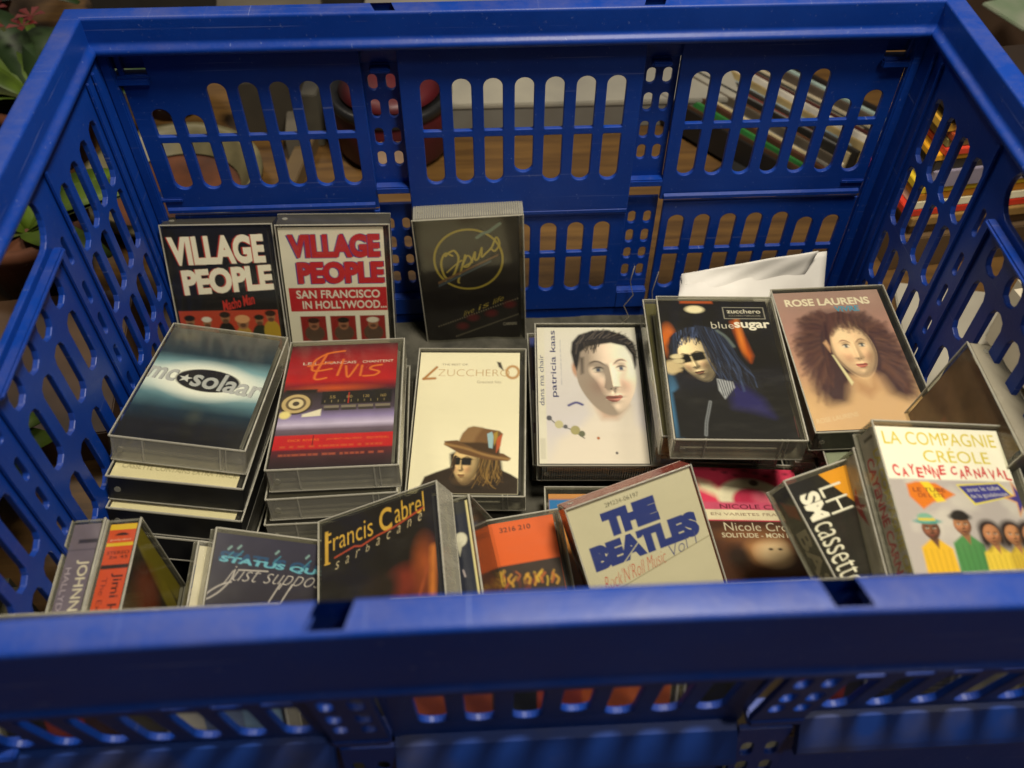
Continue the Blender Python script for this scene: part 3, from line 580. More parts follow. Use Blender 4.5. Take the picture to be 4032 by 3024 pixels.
def a_nicole():
    s = Art(CW, CH, .42, '#e83c68'); s.noise(.08, 8, 2)
    s.poly([(.02, .125), (.20, .175), (.26, .15), (.14, .09), (.02, .07)], '#f2e8c8', 2.2); s.ell(.50, .175, .32, .115, '#f3ead0', 1.0); s.ell(.50, .19, .18, .075, '#cc2c58', 1.0); s.ell(.62, .17, .1, .05, '#e0708c', 2, a=.7)
    s.ell(.56, .085, .045, .018, '#5a4c44', .6); s.stroke([(.66, .11), (.82, .15), (.98, .20)], 4, '#f0e4cc', 2); s.rect(0, .20, 1, .262, '#d8557c', .8)
    for i in range(8): s.ell(.2+.1*i, .012+.015*(i % 3), .03, .008, '#a02848', .5)
    s.T('NICOLE CROISILLE', .18, .212, 1.1, .238, '#6a1830', .01); s.rect(0, .243, 1, .30, '#eee3c6', .3); s.T('EN VARIETES FRANCAISES', .08, .26, 1.02, .276, '#8a6c5c', 0)
    s.rect(0, .305, 1, 1, '#4a2818', .4); s.noise(.25, 9, 3)
    for x, y, rx, ry, c in ((.35, .42, .2, .05, '#6a3c20'), (.55, .47, .2, .075, '#c8905e'), (.60, .48, .16, .065, '#f4d4ac'), (.45, .38, .25, .03, '#8a5a38'), (.85, .42, .08, .08, '#7a4226'), (.25, .5, .1, .06, '#2c1810')): s.ell(x, y, rx, ry, c, 3)
    s.ell(.57, .46, .02, .006, '#3a2018', .4); s.ell(.66, .46, .02, .006, '#3a2018', .4)
    s.T('Nicole Croisille', .18, .315, 1.02, .36, '#e8ddc8', -.012); s.T('SOLITUDE - MON PAYS', .14, .372, .92, .398, '#e0d4bc', .01)
    return s
def a_beatles():
    s = Art(CW+4.2, CH+2.4, .42, '#d4cdb4'); s.noise(.05, 12, 2); b = '#2a3a86'
    s.T('2M234-06197', .29, .028, .56, .05, '#5a5848', 0)
    s.T('THE', .235, .068, .665, .19, b, .10); s.T('BEATLES', .08, .203, .935, .325, b, .085)
    s.text("Rock'N'Roll Music", (.13, .355), (.63, .325), (.11, .425), '#c4543c', -.015); s.text('Vol 1', (.66, .325), (.89, .30), (.65, .385), '#4a5088', -.015)
    s.stroke([(.02, .46), (.16, .39), (.50, .235)], .45, '#d8d2b4', .2, smooth=False); s.stroke([(.0, .42), (.25, .43), (1, .345)], .35, '#8c8468', .3, smooth=False)
    return s
def a_orange():
    s = Art(CW, CH, .45, '#e4601a'); s.T('3216 210', .54, .026, .80, .052, '#5a2814', .02); s.rect(0, .215, 1, 1, '#33241f', .5)
    rs = random.Random(8)
    for i in range(70): x = rs.uniform(.06, .94); y = rs.uniform(.255, .325); s.stroke([(x, y+.02), (x+rs.uniform(-.02, .03), y), (x+rs.uniform(-.01, .04), y-.02)], rs.uniform(.6, 1.6), rs.choice(('#c86a30', '#8c3c28', '#e0a838', '#e4c040', '#5a2a20')), .6, a=.7)
    return s
def a_cabrel():
    s = Art(CW, CH, .42, '#16110c'); g = '#d8ac44'
    s.T('Francis', .03, .055, .47, .155, g, -.005, rise=.015); s.rect(.03, .04, .06, .21, g, .3); s.stroke([(.03, .21), (.07, .21)], 1, g, .3); s.T('C', .53, .02, .64, .14, g, .02); s.T('abrel', .67, .015, .93, .12, g, -.005, rise=.015)
    s.stroke([(.12, .19), (.30, .165), (.36, .175), (.50, .15), (.66, .135), (.92, .085)], .9, '#b4482c', .3, smooth=False)
    for i, ch in enumerate('sarbacane'): x = .12+.093*i; y = .235-.013*i; s.text(ch, (x+.014, y-.02), (x+.044, y-.023), (x, y+.018), '#c8b898', -.01)
    for x, y, rx, ry, c in ((.72, .42, .14, .07, '#7a2c1c'), (.62, .55, .10, .07, '#8c3420'), (.90, .36, .08, .10, '#9a4a20'), (.45, .60, .12, .10, '#3a1c14'), (.85, .62, .10, .12, '#8a3a1c'), (.12, .60, .22, .03, '#b8542c'), (.3, .72, .3, .08, '#6a2c1c')): s.ell(x, y, rx, ry, c, 4)
    s.stroke([(.98, .30), (.94, .55), (.92, .75)], 3, '#c8742c', 1.5); s.stroke([(.72, .66), (.84, .50), (.92, .38)], 1.4, '#a04c28', .8); s.ell(.5, .42, .16, .08, '#241a10', 3); s.noise(.2, 6, 7)
    return s
def a_suppo():
    s = Art(CW, CH, .42); s.vgrad([(0, '#302e48'), (.3, '#241f2e'), (1, '#1c1822')]); s.noise(.1, 5, 3)
    s.text('STATUS QUO', (.05, .078), (.93, .10), (.03, .132), '#1c4a78', .05); s.text('STATUS QUO', (.06, .10), (.92, .118), (.04, .132), '#6ab4d0', .04)
    for x, y in ((.10, .07), (.17, .062), (.46, .066), (.70, .07), (.82, .066)): s.stroke([(x, y), (x+.02, y-.014)], .8, '#8cb4b8', .4); s.stroke([(x+.04, y+.01), (x-.01, y+.045)], .6, '#3a86a8', .3)
    w = '#c4bdbe'; s.text('just supposin', (.17, .142), (1.0, .135), (.09, .232), w, -.02)
    s.stroke([(.175, .16), (.15, .21), (.08, .265), (.0, .30), (.0, .275), (.08, .235), (.16, .215)], .6, w, .2); s.stroke([(.20, .158), (.42, .150)], .6, w, .2, smooth=False)
    s.stroke([(.53, .20), (.46, .29)], .6, w, .2); s.stroke([(.62, .20), (.55, .29)], .6, w, .2)
    return s
def s_blueband(c='#e6e0cc'):
    s = Art(SW, CH, .6, c); s.rect(0, .09, 1, .20, '#2464a8', .3); s.rect(.0, .225, 1, .235, '#8a8a80', .2); s.rect(0, .52, 1, .53, '#8a8a80', .2); return s
def s_hendrix():
    s = Art(SW, CH, .42, '#cc4c24'); k = .73; s.rect(0, 0, 1, .03, '#d8b428', .2); s.ell(.5, .06, .24, .014, '#2a1414', .3); s.rect(.26, .061, .74, .08, '#cc4c24', .1); s.T('polydor', .12, .077, .9, .09, '#e8b8a0', 0); s.rect(0, .098, 1, .115, '#d8b428', .2)
    s.T('STEREO', .1, .14, .92, .157, '#4a1c14', .02); s.T('2x 45', .2, .163, .9, .178, '#4a1c14', .02); s.rect(0, .208, 1, .228, '#2a1c18', .3)
    s.TV('Jimi Hendrix', .45, .25, .88, .66, '#3a1812', .01); s.TV('The Experience', .10, .27, .34, .62, '#6a2818', 0); return s
def a_hendrix():
    s = Art(CW, CH, .6, '#2c2014'); s.poly([(0, 0), (.12, 0), (1, .10), (1, .18), (.5, .14), (0, .08)], '#8a7c1c', 1); s.noise(.3, 9, 2)
    s.ell(.4, .25, .25, .13, '#7a3418', 5); s.ell(.2, .5, .2, .2, '#6a5434', 6); s.rect(0, 0, 1, .08, '#847818', 1); return s
def s_johnny():
    s = Art(SW, CH, .42, '#6a6070'); s.noise(.1, 5, 1); s.rect(.3, .08, 1, .10, '#2c2834', .5); s.rect(0, .13, 1, .137, '#544c5c', .4)
    s.TV('JOHNNY', .42, .185, .88, .48, '#cfc6b4', .015); s.TV('HALLYDAY', .10, .22, .30, .5, '#a89cae', 0); return s
def s_extra(t='CASSETTE CONTAINS EXTRA TRACK'):
    s = Art(CW, CH, .5, '#ded4ae'); s.rect(0, .0, 1, .6, '#2a2a30', .4);
    if t.strip(): s.T(t, .06, .90, .98, .935, '#8a8060', 0)
    return s
def a_plain(base, spots=(), seed=1, amt=.15):
    s = Art(CW, CH, .9, base)
    for q in spots: s.rect(*q[:4], q[4], .4)
    s.noise(amt, 8, seed); return s
def s_plain(base, text=None, tc='#ddd6c4', spots=(), seed=1):
    s = Art(SW, CH, .55, base)
    for q in spots: s.rect(*q[:4], q[4], .3)
    if text: s.TV(text, .28, .12, .76, .9, tc, .02)
    s.noise(.1, 6, seed); return s
# ------------------------------------------------------------------ ground and room behind
def wood_floor():
    m, nt, b = new_mat('worn_brown_floor')
    tc = N(nt, 'ShaderNodeTexCoord'); mp = N(nt, 'ShaderNodeMapping'); mp.inputs['Scale'].default_value = (3, 40, 1)
    no = N(nt, 'ShaderNodeTexNoise', Scale=2.2, Detail=8.0, Roughness=.65); n2 = N(nt, 'ShaderNodeTexNoise', Scale=5.0, Detail=3.0)
    nt.links.new(tc.outputs['Object'], mp.inputs['Vector']); nt.links.new(mp.outputs['Vector'], no.inputs['Vector']); nt.links.new(tc.outputs['Object'], n2.inputs['Vector'])
    rp = N(nt, 'ShaderNodeValToRGB'); e = rp.color_ramp.elements; e[0].position = .3; e[1].position = .75; e[0].color = (.05, .022, .004, 1); e[1].color = (.18, .092, .018, 1)
    nt.links.new(no.outputs['Fac'], rp.inputs['Fac'])
    mx = N(nt, 'ShaderNodeMixRGB', blend_type='MULTIPLY'); mx.inputs['Fac'].default_value = .6
    r2 = N(nt, 'ShaderNodeValToRGB'); r2.color_ramp.elements[0].position = .35; r2.color_ramp.elements[0].color = (.5, .45, .4, 1); r2.color_ramp.elements[1].position = .7
    nt.links.new(n2.outputs['Fac'], r2.inputs['Fac']); nt.links.new(rp.outputs['Color'], mx.inputs['Color1']); nt.links.new(r2.outputs['Color'], mx.inputs['Color2'])
    nt.links.new(mx.outputs['Color'], b.inputs['Base Color']); b.inputs['Roughness'].default_value = .55
    return m
M['floor'] = wood_floor()
tag(mesh_obj('floor', [(-3000, -3000, 0), (3000, -3000, 0), (3000, 3000, 0), (-3000, 3000, 0)], [(0, 1, 2, 3)], M['floor']), kind='structure')

# ------------------------------------------------------------------ the blue folding crate
crate = empty('folding_crate'); tag(crate, 'blue plastic folding crate with slotted walls holding the audio cassettes', 'crate')
def fillet(P, r, n=4):
    out = []
    for i, p in enumerate(P):
        if i in (0, len(P)-1): out.append(p); continue
        a, b, c = Vector(P[i-1]), Vector(p), Vector(P[i+1]); rr = min(r, (a-b).length*.45, (c-b).length*.45)
        s, e = b+(a-b).normalized()*rr, b+(c-b).normalized()*rr
        for k in range(n+1):
            t = k/n; q = s*(1-t)**2+b*2*t*(1-t)+e*t*t; out.append((q.x, q.y))
    return out
XI, YB, YF = 221.0, 163.0, -165.0
PROF = fillet([(3.5, -20.5), (-1.6, -20.5), (-2.6, -16.8), (.9, -14.5), (0, -.0), (11.2, -.0), (13.6, -30.5), (15.2, -32.2), (14.9, -34.2), (11.2, -34.4), (8.6, -4)], 1.7)+[(8.0, -3.6), (3.5, -3.6)]
def rim_side(side):
    if side in 'FB': st = sorted(set([i/40 for i in range(41)]+[.5+s*(a+e)/442 for s in (-1, 1) for a in (68.5,) for e in (-5.2, 5.2)]))
    else: st = [i/30 for i in range(31)]
    V, F = [], []; n = len(PROF)
    for t in st:
        for d, z in PROF:
            if side == 'B': x, y = (2*t-1)*(XI+d), YB+d
            elif side == 'F': x, y = (2*t-1)*(XI+d), YF-d+3.8*(1-(2*t-1)**2)
            else:
                sx = 1 if side == 'R' else -1; x = sx*(XI+d); y = YF-d+t*(YB-YF+2*d)
                x -= sx*1.6*math.sin(math.pi*t)
            V.append((x, y, ZF+z))
    for i in range(len(st)-1):
        tm = (st[i]+st[i+1])/2; xm = abs((2*tm-1)*221)
        for k in range(n):
            k2 = (k+1) % n
            if side in 'FB' and 63.4 < xm < 73.6:
                dm = (PROF[k][0]+PROF[k2][0])/2; zm = (PROF[k][1]+PROF[k2][1])/2
                if side == 'F' and zm > -4 and -.3 < dm < 9.2: continue
                if side == 'B' and zm > -1.2 and 3.0 < dm < 10.5: continue
            F.append((i*n+k, i*n+k2, (i+1)*n+k2, (i+1)*n+k))
    o = mesh_obj('top_rim', V, F, M['blue'], crate, smooth=True)
    try: o.data.set_sharp_from_angle(angle=R(50))
    except Exception: pass
    return o
for sd in 'BFLR': rim_side(sd)
def back_place(u, v, w): return (u, 171.5-w+(0 if v > -160 else 0), v+ZF)
def front_y(v):
    if v > -131: return -167.0+(-22-min(v, -22))*.135
    return -152.3-(-131-v)*.15
def front_place(u, v, w): return (u, front_y(v)+w, v+ZF)
def zs(v): return v
SL = [-200, -183, -166, -149, -132, -115.5, -99]; SR = [102, 119, 136, 153, 170, 187, 204]; SCn = [-49.5, -32, -14.5, 3, 20, 37.5, 54.5]
def rows(us, top, bar, bot, w, tops=None, bots=None):
    H = []
    for i, u in enumerate(us):
        t = top+(tops or {}).get(i, 0); bb = bot+(bots or {}).get(i, 0)
        H.append(pill(u, t, bar+2.1, w, rb=.9)); H.append(pill(u, bar-2.1, bb, w, rt=.9))
    return H
def rect(u0, u1, v1, v0): return [(u0, v0), (u1, v0), (u1, v1), (u0, v1)]
def long_wall(place, front=False):
    th = 3.0; BT = -117 if front else -111
    # upper half: two outer panels, a proud centre panel, two recessed strips with small holes
    for us, u0, u1, tops, k in ((SL, -215, -86, {0: -15, 1: -19}, -1), (SR, 89, 216, {6: -14, 5: -19}, 1)):
        outer = rect(u0, u1, -20, -128.5)
        hl = rows(us, -41.5, -76.5, BT, 10.6, tops); uc = -206 if k < 0 else 208
        hl.append(rect(uc-6, uc+6, -22.5, -35.5))
        slotted('side_panel', outer, hl, th, place, M['blue'], crate)
        hl = rows(us, -141.5, -172, -204, 10.4, {i: d*.25 for i, d in tops.items()})
        if front: hl = []
        slotted('lower_panel', rect(u0+3, u1, -131, -222), hl, th, place, M['blue'], crate)
    pc = lambda u, v, w: place(u, v, w+1.6)
    slotted('centre_panel', rect(-66, 69, -20.5, -137.5), rows(SCn, -41.5, -76.5, BT, 10.8, None, {3: 7}), th, pc, M['blue'], crate)
    slotted('lower_panel', rect(-66, 69, -139.5, -222), [] if front else rows(SCn, -145, -172, -204, 10.4), th, place, M['blue'], crate)
    ps = lambda u, v, w: place(u, v, w-4.5)
    for c in (-76, 79):
        hs = [rect(c-4.8, c+4.8, -24, -34.5)]
        for du in (-5, 5):
            for a, b in ((-41, -51), (-56.5, -68.5), (-75, -86.5), (-91, -101.5)): hs.append(pill(c+du*(.93 if c > 0 else 1), a, b, 5.2, n=3))
        slotted('hole_strip', rect(c-10.4, c+10.4, -20, -116), hs, 2.4, ps, M['blue'], crate, .3)
        hs = []
        for du in (-5, 5):
            for a, b in ((-141, -151), (-156, -167), (-171.5, -181), (-186, -197)): hs.append(pill(c+du, a, b, 5.0, n=3))
        slotted('hole_strip', rect(c-10.4, c+10.4, -130, -206), hs, 2.4, ps, M['blue'], crate, .3)
        for z0, z1, dx in ((-38.2, -35.4, 5.6), (-118.5, -113.5, 10.8), (-222, -206.5, 10.4)):
            mb = MB(); a = place(c-dx, z0, 2.2); b = place(c+dx, z1, -6.5)
            mb.bevel_box(min(a[0], b[0]), max(a[0], b[0]), min(a[1], b[1]), max(a[1], b[1]), a[2], b[2], .8); mb.build('hinge_lug', M['blue'], crate)
    for x0, x1 in ((-219, -199), (201, 220)):
        mb = MB(); a = place(x0, -40.5, 4.5); b = place(x1, -36.0, -6)
        mb.bevel_box(a[0], b[0], min(a[1], b[1]), max(a[1], b[1]), a[2], b[2], .8)
        mb.build('hinge_lug', M['blue'], crate); mb = MB()
        a = place(x0, -120, 2.5); b = place(x1-4, -116.8, -6); mb.bevel_box(a[0], b[0], min(a[1], b[1]), max(a[1], b[1]), a[2], b[2], .8)
        mb.build('hinge_lug', M['blue'], crate)
    # the lip where the upper half overlaps the lower one
    for u0, u1, dz in ((-214, -88, 3.5), (-65.5, 68.5, -5.5), (91, 214, 3.5)):
        mb = MB(); P = []
        sec = [(2.0, -131.8), (3.4, -130.6), (3.4, -128.5), (2.0, -127.2)] if not front else [(1, -119), (-4.2, -121.5), (-11.2, -134), (-12.4, -137), (-11.6, -140.5), (-8.5, -141.5), (-8, -138), (-2, -126), (1.2, -126)]
        m = len(sec)
        for u in (u0, u1):
            for w, v in sec: P.append(place(u, v+dz, w if not front else w+1))
        if front:  # keep the section upright instead of following the folded wall
            P = [(u, -154.6+w+1.5, v+dz-5+ZF) for u in (u0, u1) for w, v in sec]
        mb.add(P, [tuple(range(m)), tuple(range(m, 2*m))[::-1]]+[(i, m+i, m+(i+1) % m, (i+1) % m) for i in range(m)])
        o = mb.build('hinge_lip', M['dusty'] if front else M['blue'], crate)
    if front:
        for u in (-88, -64.5, 67, 91):
            mb = MB(); mb.add([(u-1, -168.5, ZF-30), (u-1, -152, ZF-30), (u-1, -148.5, ZF-131), (u-1, -151.5, ZF-136), (u+1, -168.5, ZF-30), (u+1, -152, ZF-30), (u+1, -148.5, ZF-131), (u+1, -151.5, ZF-136)],
                              [(0, 1, 2, 3), (7, 6, 5, 4), (0, 3, 7, 4), (3, 2, 6, 7), (2, 1, 5, 6), (1, 0, 4, 5)])
            mb.build('stiffening_fin', M['blue'], crate)
long_wall(back_place); long_wall(front_place, True)
# end walls with a hand hole
for sx in (-1, 1):
    pl = lambda u, v, w: (sx*(223.5-w), u, v+ZF)
    H = []
    for g in ([132, 114.5, 97, 79.5], [-69, -86.5, -104, -121.5]):
        for y in g:
            for a, b in ((-40, -77), (-83, -120.5), (-129.5, -163), (-170, -206)): H.append(pill(y, a+.6, b-.6, 11.4, 5.2, 5.2, 2))
    for y in (35, 14, -6, -26):
        for a, b in ((-59.5, -73.5), (-81.5, -117), (-129, -163), (-170, -206)): H.append(pill(y, a+.6, b-.6, 12.2, 5.4, 5.4, 2))
    for y in (59, -49):
        for a, b in ((-54, -70), (-82, -96), (-104, -118), (-128, -140), (-150, -163)): H.append(pill(y, a, b, 4.2, n=3))
    HH = []
    for a0, cy in ((0, 40), (90, -32), (180, -32), (270, 40)):
        for k in range(7):
            a = R(a0+90*k/6); HH.append((cy+12*math.cos(a), (-34+0)+13.5*math.sin(a)))
    H.append(HH)
    slotted('end_panel', [(-163, -222), (170, -222), (170, -20), (-163, -20)], H, 3.0, pl, M['blue'], crate)
    mb = MB()
    for y0, y1 in ((68, 71), (-60, -57), (48.5, 51), (-42, -39.5), (152, 154.5), (142, 144)):
        mb.bevel_box(min(sx*221.6, sx*220.2), max(sx*221.6, sx*220.2), y0, y1, ZF-208, ZF-(24 if abs(y0-5) > 60 else 54), .5)
        mb.build('stiffening_rib', M['blue'], crate); mb = MB()
    mb = MB(); mb.bevel_box(min(sx*222, sx*216.5), max(sx*222, sx*216.5), -42, 49, ZF-53.5, ZF-50.5, 1); mb.build('hand_hole_lip', M['blue'], crate)
    for y in (168.5, -160.5):
        mb = MB(); mb.bevel_box(min(sx*216, sx*222), max(sx*216, sx*222), y-2.5, y+2.5, ZF-224, ZF-21, .8); mb.build('corner_post', M['blue'], crate)
mb = MB(); mb.box(-226, 226, -172, 174, 3, 6)
for x0, x1, y0, y1 in ((-232, 232, -174, -166), (-232, 232, 171, 176.5), (-232, -224.5, -166, 171), (224.5, 232, -166, 171)): mb.bevel_box(x0, x1, y0, y1, 0, 17, 1.2)
mb.build('base_tray', M['blue'], crate)
M['cloth'] = plain('dark_grey_felt', (.035, .034, .026), .9, (.07, .066, .05), 90, .2, .6, .002)
rs = random.Random(3); V, F = [], []; nx, ny = 70, 52
for j in range(ny):
    for i in range(nx):
        V.append((-220+440*i/(nx-1), -158+326*j/(ny-1), 7.5+1.3*math.sin(i*.7+j*.3)*math.sin(j*.5)+rs.uniform(0, .5)+max(0, (j-ny+4))*1.4))
for j in range(ny-1):
    for i in range(nx-1): a = j*nx+i; F.append((a, a+1, a+nx+1, a+nx))
tag(mesh_obj('felt_lining', V, F, M['cloth'], smooth=True), 'dark grey felt lining spread over the bottom of the blue crate', 'felt')
M['hair'] = plain('pale_fibre', (.20, .17, .12), .6)
mb = MB(); mb.tube([(79, 168, 58), (77, 167, 45), (80, 165, 34), (74, 163, 26), (78, 160, 18), (70, 156, 12)], .35, 5); mb.tube([(96, 168.3, 52), (93, 166, 36), (95, 162, 20), (88, 156, 11)], .3, 5)
tag(mb.build('thread', M['hair'], smooth=True), 'pale loose thread of fluff hanging against the inside of the back wall', 'thread')

# ------------------------------------------------------------------ audio cassettes
WH, HH_, TT = 34.5, 54.5, 16.5
_shared = {}
def shared(key, make):
    if key not in _shared: _shared[key] = make()
    return _shared[key]
def case_meshes():
    d = {}
    def me(name, mb, mats):
        o = mb.build(name, mats, None); m = o.data; bpy.data.objects.remove(o); return m
    d['lid'] = me('case_lid', MB().bevel_box(-WH, WH, -HH_, HH_, -1.3, 0, .45), M['sheet'])
    for key, za, zb in (('frame', -1.0, .08), ('frame2', -TT-.05, -TT+1.0)):
        fr = MB()
        for x0, x1, y0, y1 in ((-WH+.05, -WH+.85, -HH_+.05, HH_-.05), (WH-.85, WH-.05, -HH_+.05, HH_-.05), (-WH+.85, WH-.85, -HH_-.02, -HH_+.85), (-WH+.85, WH-.85, HH_-.85, HH_-.05)): fr.bevel_box(x0, x1, y0, y1, za, zb, .2)
        d[key] = me('case_edge_highlight', fr, M['rimlight'])  # pale frame added to draw bright edge highlights round the case
    ri = MB()
    for x, w in ((-18, .7), (21, .8), (24, .5)): ri.box(x, x+w, -HH_+.1, -HH_+2.2, -TT+1.3, -1.3)
    ri.box(-30, 20, -HH_+1.35, -HH_+2.4, -9.6, -8.7)
    d['ribs'] = me('case_rib', ri, M['rimlight'])
    d['spine'] = me('case_spine', MB().bevel_box(-WH, -WH+1.1, -HH_+.4, HH_-.4, -TT+.3, -1.35, .3), M['sheet'])
    d['side'] = me('case_side', MB().box(WH-1.3, WH-.1, -HH_+1.4, HH_-1.4, -TT+1.3, -1.35), M['wall'])
    d['back'] = me('case_back', MB().bevel_box(-WH, WH, -HH_, HH_, -TT, -TT+1.2, .45), M['wall'])
    end = MB(); 
    d['end0'] = me('case_end', MB().box(-WH+1.15, WH-.2, -HH_+.15, -HH_+1.3, -TT+1.25, -1.35), M['end'])
    d['end1'] = me('case_end', MB().box(-WH+1.15, WH-.2, HH_-1.3, HH_-.15, -TT+1.25, -1.35), M['end'])
    for y, k in ((-HH_, 'pin0'), (HH_-.9, 'pin1')):
        mb = MB(); mb.cyl((-WH+5.5, y-.05, -TT/2-.5), 1.7, 1.0, 1, 14); d[k] = me('hinge_pin', mb, M['wall'])
    for s_, k in ((-1, 'rid0'), (1, 'rid1')):
        mb = MB()
        for i in range(46): x = -WH+3+i*1.4; y = s_*(HH_+.15); mb.box(x, x+.6, min(y, y-s_*.5), max(y, y-s_*.5), -TT+1.8, -2)
        d[k] = me('grip_ridges', mb, M['wall'])
    t = MB(); t.bevel_box(-30.5, 31.5, -49.5, 49.5, -13.2, -4.2, 1.2); t.bevel_box(-30.5, 31.5, -49.5, -34, -14.4, -3.2, .8)
    d['tape'] = t
    for k, y in (('hub', 22), ('hub2', -20)):
        mb = MB(); mb.cyl((0, y, -14.0), 5.5, 1, 2, 16); d[k] = me('tape_hub', mb, M['cream_shell'])
    return d
M['end'] = clear_plastic('clear_polystyrene_end', tint=(.82, .81, .76), haze=.26, hazecol=(.55, .53, .45), rough=.1)
CM = case_meshes()
def cassette(label, pose, front=None, spine=None, ridge=None, tape='shell', wall=None, backart=None, bare=False):
    root = empty('audio_cassette', (pose[0]*MM, pose[1]*MM, (pose[2]+ZF)*MM), pose[3:6])
    tag(root, label, 'audio cassette', 'audio cassettes heaped in the blue crate')
    def part(name, me, mat=None):
        if mat is not None: me = me.copy(); me.materials.clear(); me.materials.append(mat)
        return link(bpy.data.objects.new(name, me), root)
    W_ = wall
    part('case_lid', CM['lid']); part('case_edge_highlight', CM['frame']); part('case_edge_highlight', CM['frame2']); part('case_spine', CM['spine']); part('case_side', CM['side'], W_); part('case_back', CM['back'], W_)
    part('case_end', CM['end0'], W_); part('case_end', CM['end1'], W_); part('hinge_pin', CM['pin0'])
    if wall is None: tag(part('case_rib', CM['ribs']), kind='stuff')
    if True: part('hinge_pin', CM['pin1'])
    if ridge is not None: tag(part('grip_ridges', CM['rid%d' % ridge]), kind='stuff')
    prt = []
    if front is not None: prt.append(grid(front, (-33.0 if front.w < 64 else -front.w/2, front.h/2, -1.75), (1, 0, 0), (0, -1, 0)))
    if spine is not None:
        w = spine.w
        if w < 20: prt.append(grid(spine, (-32.9, 52.3, -TT+2.0), (0, 0, 1), (0, -1, 0)))
    if prt: print_obj('insert_card', prt, root)
    if tape:
        o = link(bpy.data.objects.new('tape_shell', shared('tape'+tape, lambda: (lambda o: (o.data, bpy.data.objects.remove(o))[0])(CM['tape'].build('tape_shell', M[tape] if tape in M else M['shell'], None)))), root)
        for k in ('hub', 'hub2'): link(bpy.data.objects.new('tape_hub', CM[k]), o)
    return root
def rel(pose, dx=0, dy=0, dz=0, rz=0.0, r=(0, 0, 0)):
    """a pose shifted in the cassette's own frame (dz is along its face normal)"""
    E = Euler(pose[3:6]); m = E.to_matrix(); p = Vector(pose[:3])+m@Vector((dx, dy, dz))
    e = (m@Euler((r[0], r[1], rz)).to_matrix()).to_euler()
    return (p.x, p.y, p.z, e.x, e.y, e.z)

# ------------------------------------------------------------------ where each cassette lies: x, y, z under the rim (mm), rotation
POSES = {
 'opus': (-30.1, 152.9, -180.4, 1.5463, -0.0274, 0.0065),
 'vpb': (-184.9, 136.5, -177.9, 1.1779, -0.0095, -0.0334),
 'vpw': (-115.2, 137.6, -178.1, 1.3242, 0.0427, 0.0203),
 'solaar': (-180.4, 57.2, -157.9, -0.2464, 0.1499, -0.0872),
 'extra': (-182.4, 50.7, -180.3, -0.139, 0.085, -0.0843),
 'white2': (-180.0, 38.7, -188.6, -0.1037, 0.0741, -0.1272),
 'elvis': (-105.9, 46.3, -163.8, -0.1658, 0.0076, 0.0116),
 'elvis2': (-120.8, 56.6, -204.2, -0.1434, 0.0082, 0.0512),
 'cream': (-35.0, 59.2, -201.8, 0.0603, -0.0152, -0.0675),
 'kaas': (40.4, 69.8, -192.5, 0.0451, -0.0043, -0.0517),
 'blue': (109.0, 46.5, -145.7, -0.0247, -0.013, -0.0717),
 'rose': (183.8, 55.7, -151.9, 0.013, -0.0277, -0.015),
 'creole': (181.0, -89.1, -109.2, 0.203, 0.1785, 0.0416),
 'lhsm': (157.1, -90.0, -133.8, 0.2967, 0.1353, 0.3898),
 'nicole': (122.6, -44.9, -197.8, 0.1677, 0.2274, 0.0777),
 'beatles': (58.9, -68.5, -184.4, 0.7399, -0.0835, 0.2993),
 'orange': (-15.1, -76.7, -199.7, 0.4051, -0.0075, 0.1393),
 'cabrel': (-77.4, -84.0, -157.7, 0.0947, -0.4485, 0.0325),
 'graystand': (185.6, -51.1, -114.0, 0.1065, -1.0685, -0.0425),
 'navy': (-18.2, -77.1, -190.5, 0.4078, 1.1996, 0.4917),
 'suppo': (-132.4, -90.6, -185.7, 0.4712, 0.4489, 0.0775),
 'hendrix': (-187.0, -96.0, -175.1, 0.09, 1.536, 0.1122),
 'johnny': (-204.1, -95.3, -175.2, 0.1113, 1.5532, 0.1403),
}
Q = POSES
M['palewall'] = clear_plastic('yellowed_polystyrene', tint=(.6, .58, .5), haze=.6, hazecol=(.34, .31, .23), rough=.2)
Q['extra'] = rel(Q['solaar'], dy=-11, dz=-16.8, rz=.02); Q['white2'] = rel(Q['extra'], dx=1, dy=-6, dz=-16.8, rz=-.01); Q['greenpink'] = rel(Q['white2'], dx=6, dy=-1, dz=-16.8)
Q['elvis2'] = rel(Q['elvis'], dx=-3, dy=-4, dz=-16.8, rz=.02)
Q['creole2'] = rel(Q['creole'], dx=-1, dy=-6, dz=-16.8); Q['creole3'] = rel(Q['creole'], dx=-3, dy=-12, dz=-33.6)
Q['beige'] = (-107, 60, -214, 0, 0, .0); Q['strip'] = (38, 84, -213.5, 0, 0, -.03); Q['blueorange'] = (60, -23, -211.5, 0, 0, math.pi/2-.05)
Q['underrose'] = rel(Q['rose'], dx=8, dy=-19, dz=-17)
Q['whiteblue'] = rel(Q['suppo'], dx=-5, dy=-6, dz=-16.8)
def s_navy():
    s = Art(SW, CH, .42, '#1c2238'); s.rect(0, 0, 1, .06, '#2a2c30', .5); s.ell(.5, .19, .28, .035, '#d8d4c4', .5); s.poly([(.3, .2), (.6, .2), (.4, .27)], '#c8c4b4', .4)
    for y in (.34, .48, .70): s.stroke([(.45, y), (.5, y+.03)], .8, '#b4a8b0', .3)
    s.rect(.9, 0, 1, 1, '#e0d4a0', .2); return s
_n, _y = Vector((-.975, .02, .22)).normalized(), Vector((.22, 0, .975)); _y = (_y-_n*_y.dot(_n)).normalized(); _x = _y.cross(_n)
_m = Matrix((_x, _y, _n)).transposed(); _c = Vector((212, -21, -98))-_y*54.5; _e = _m.to_euler(); Q['graystand'] = (_c.x, _c.y, _c.z, _e.x, _e.y, _e.z)
LOW = []
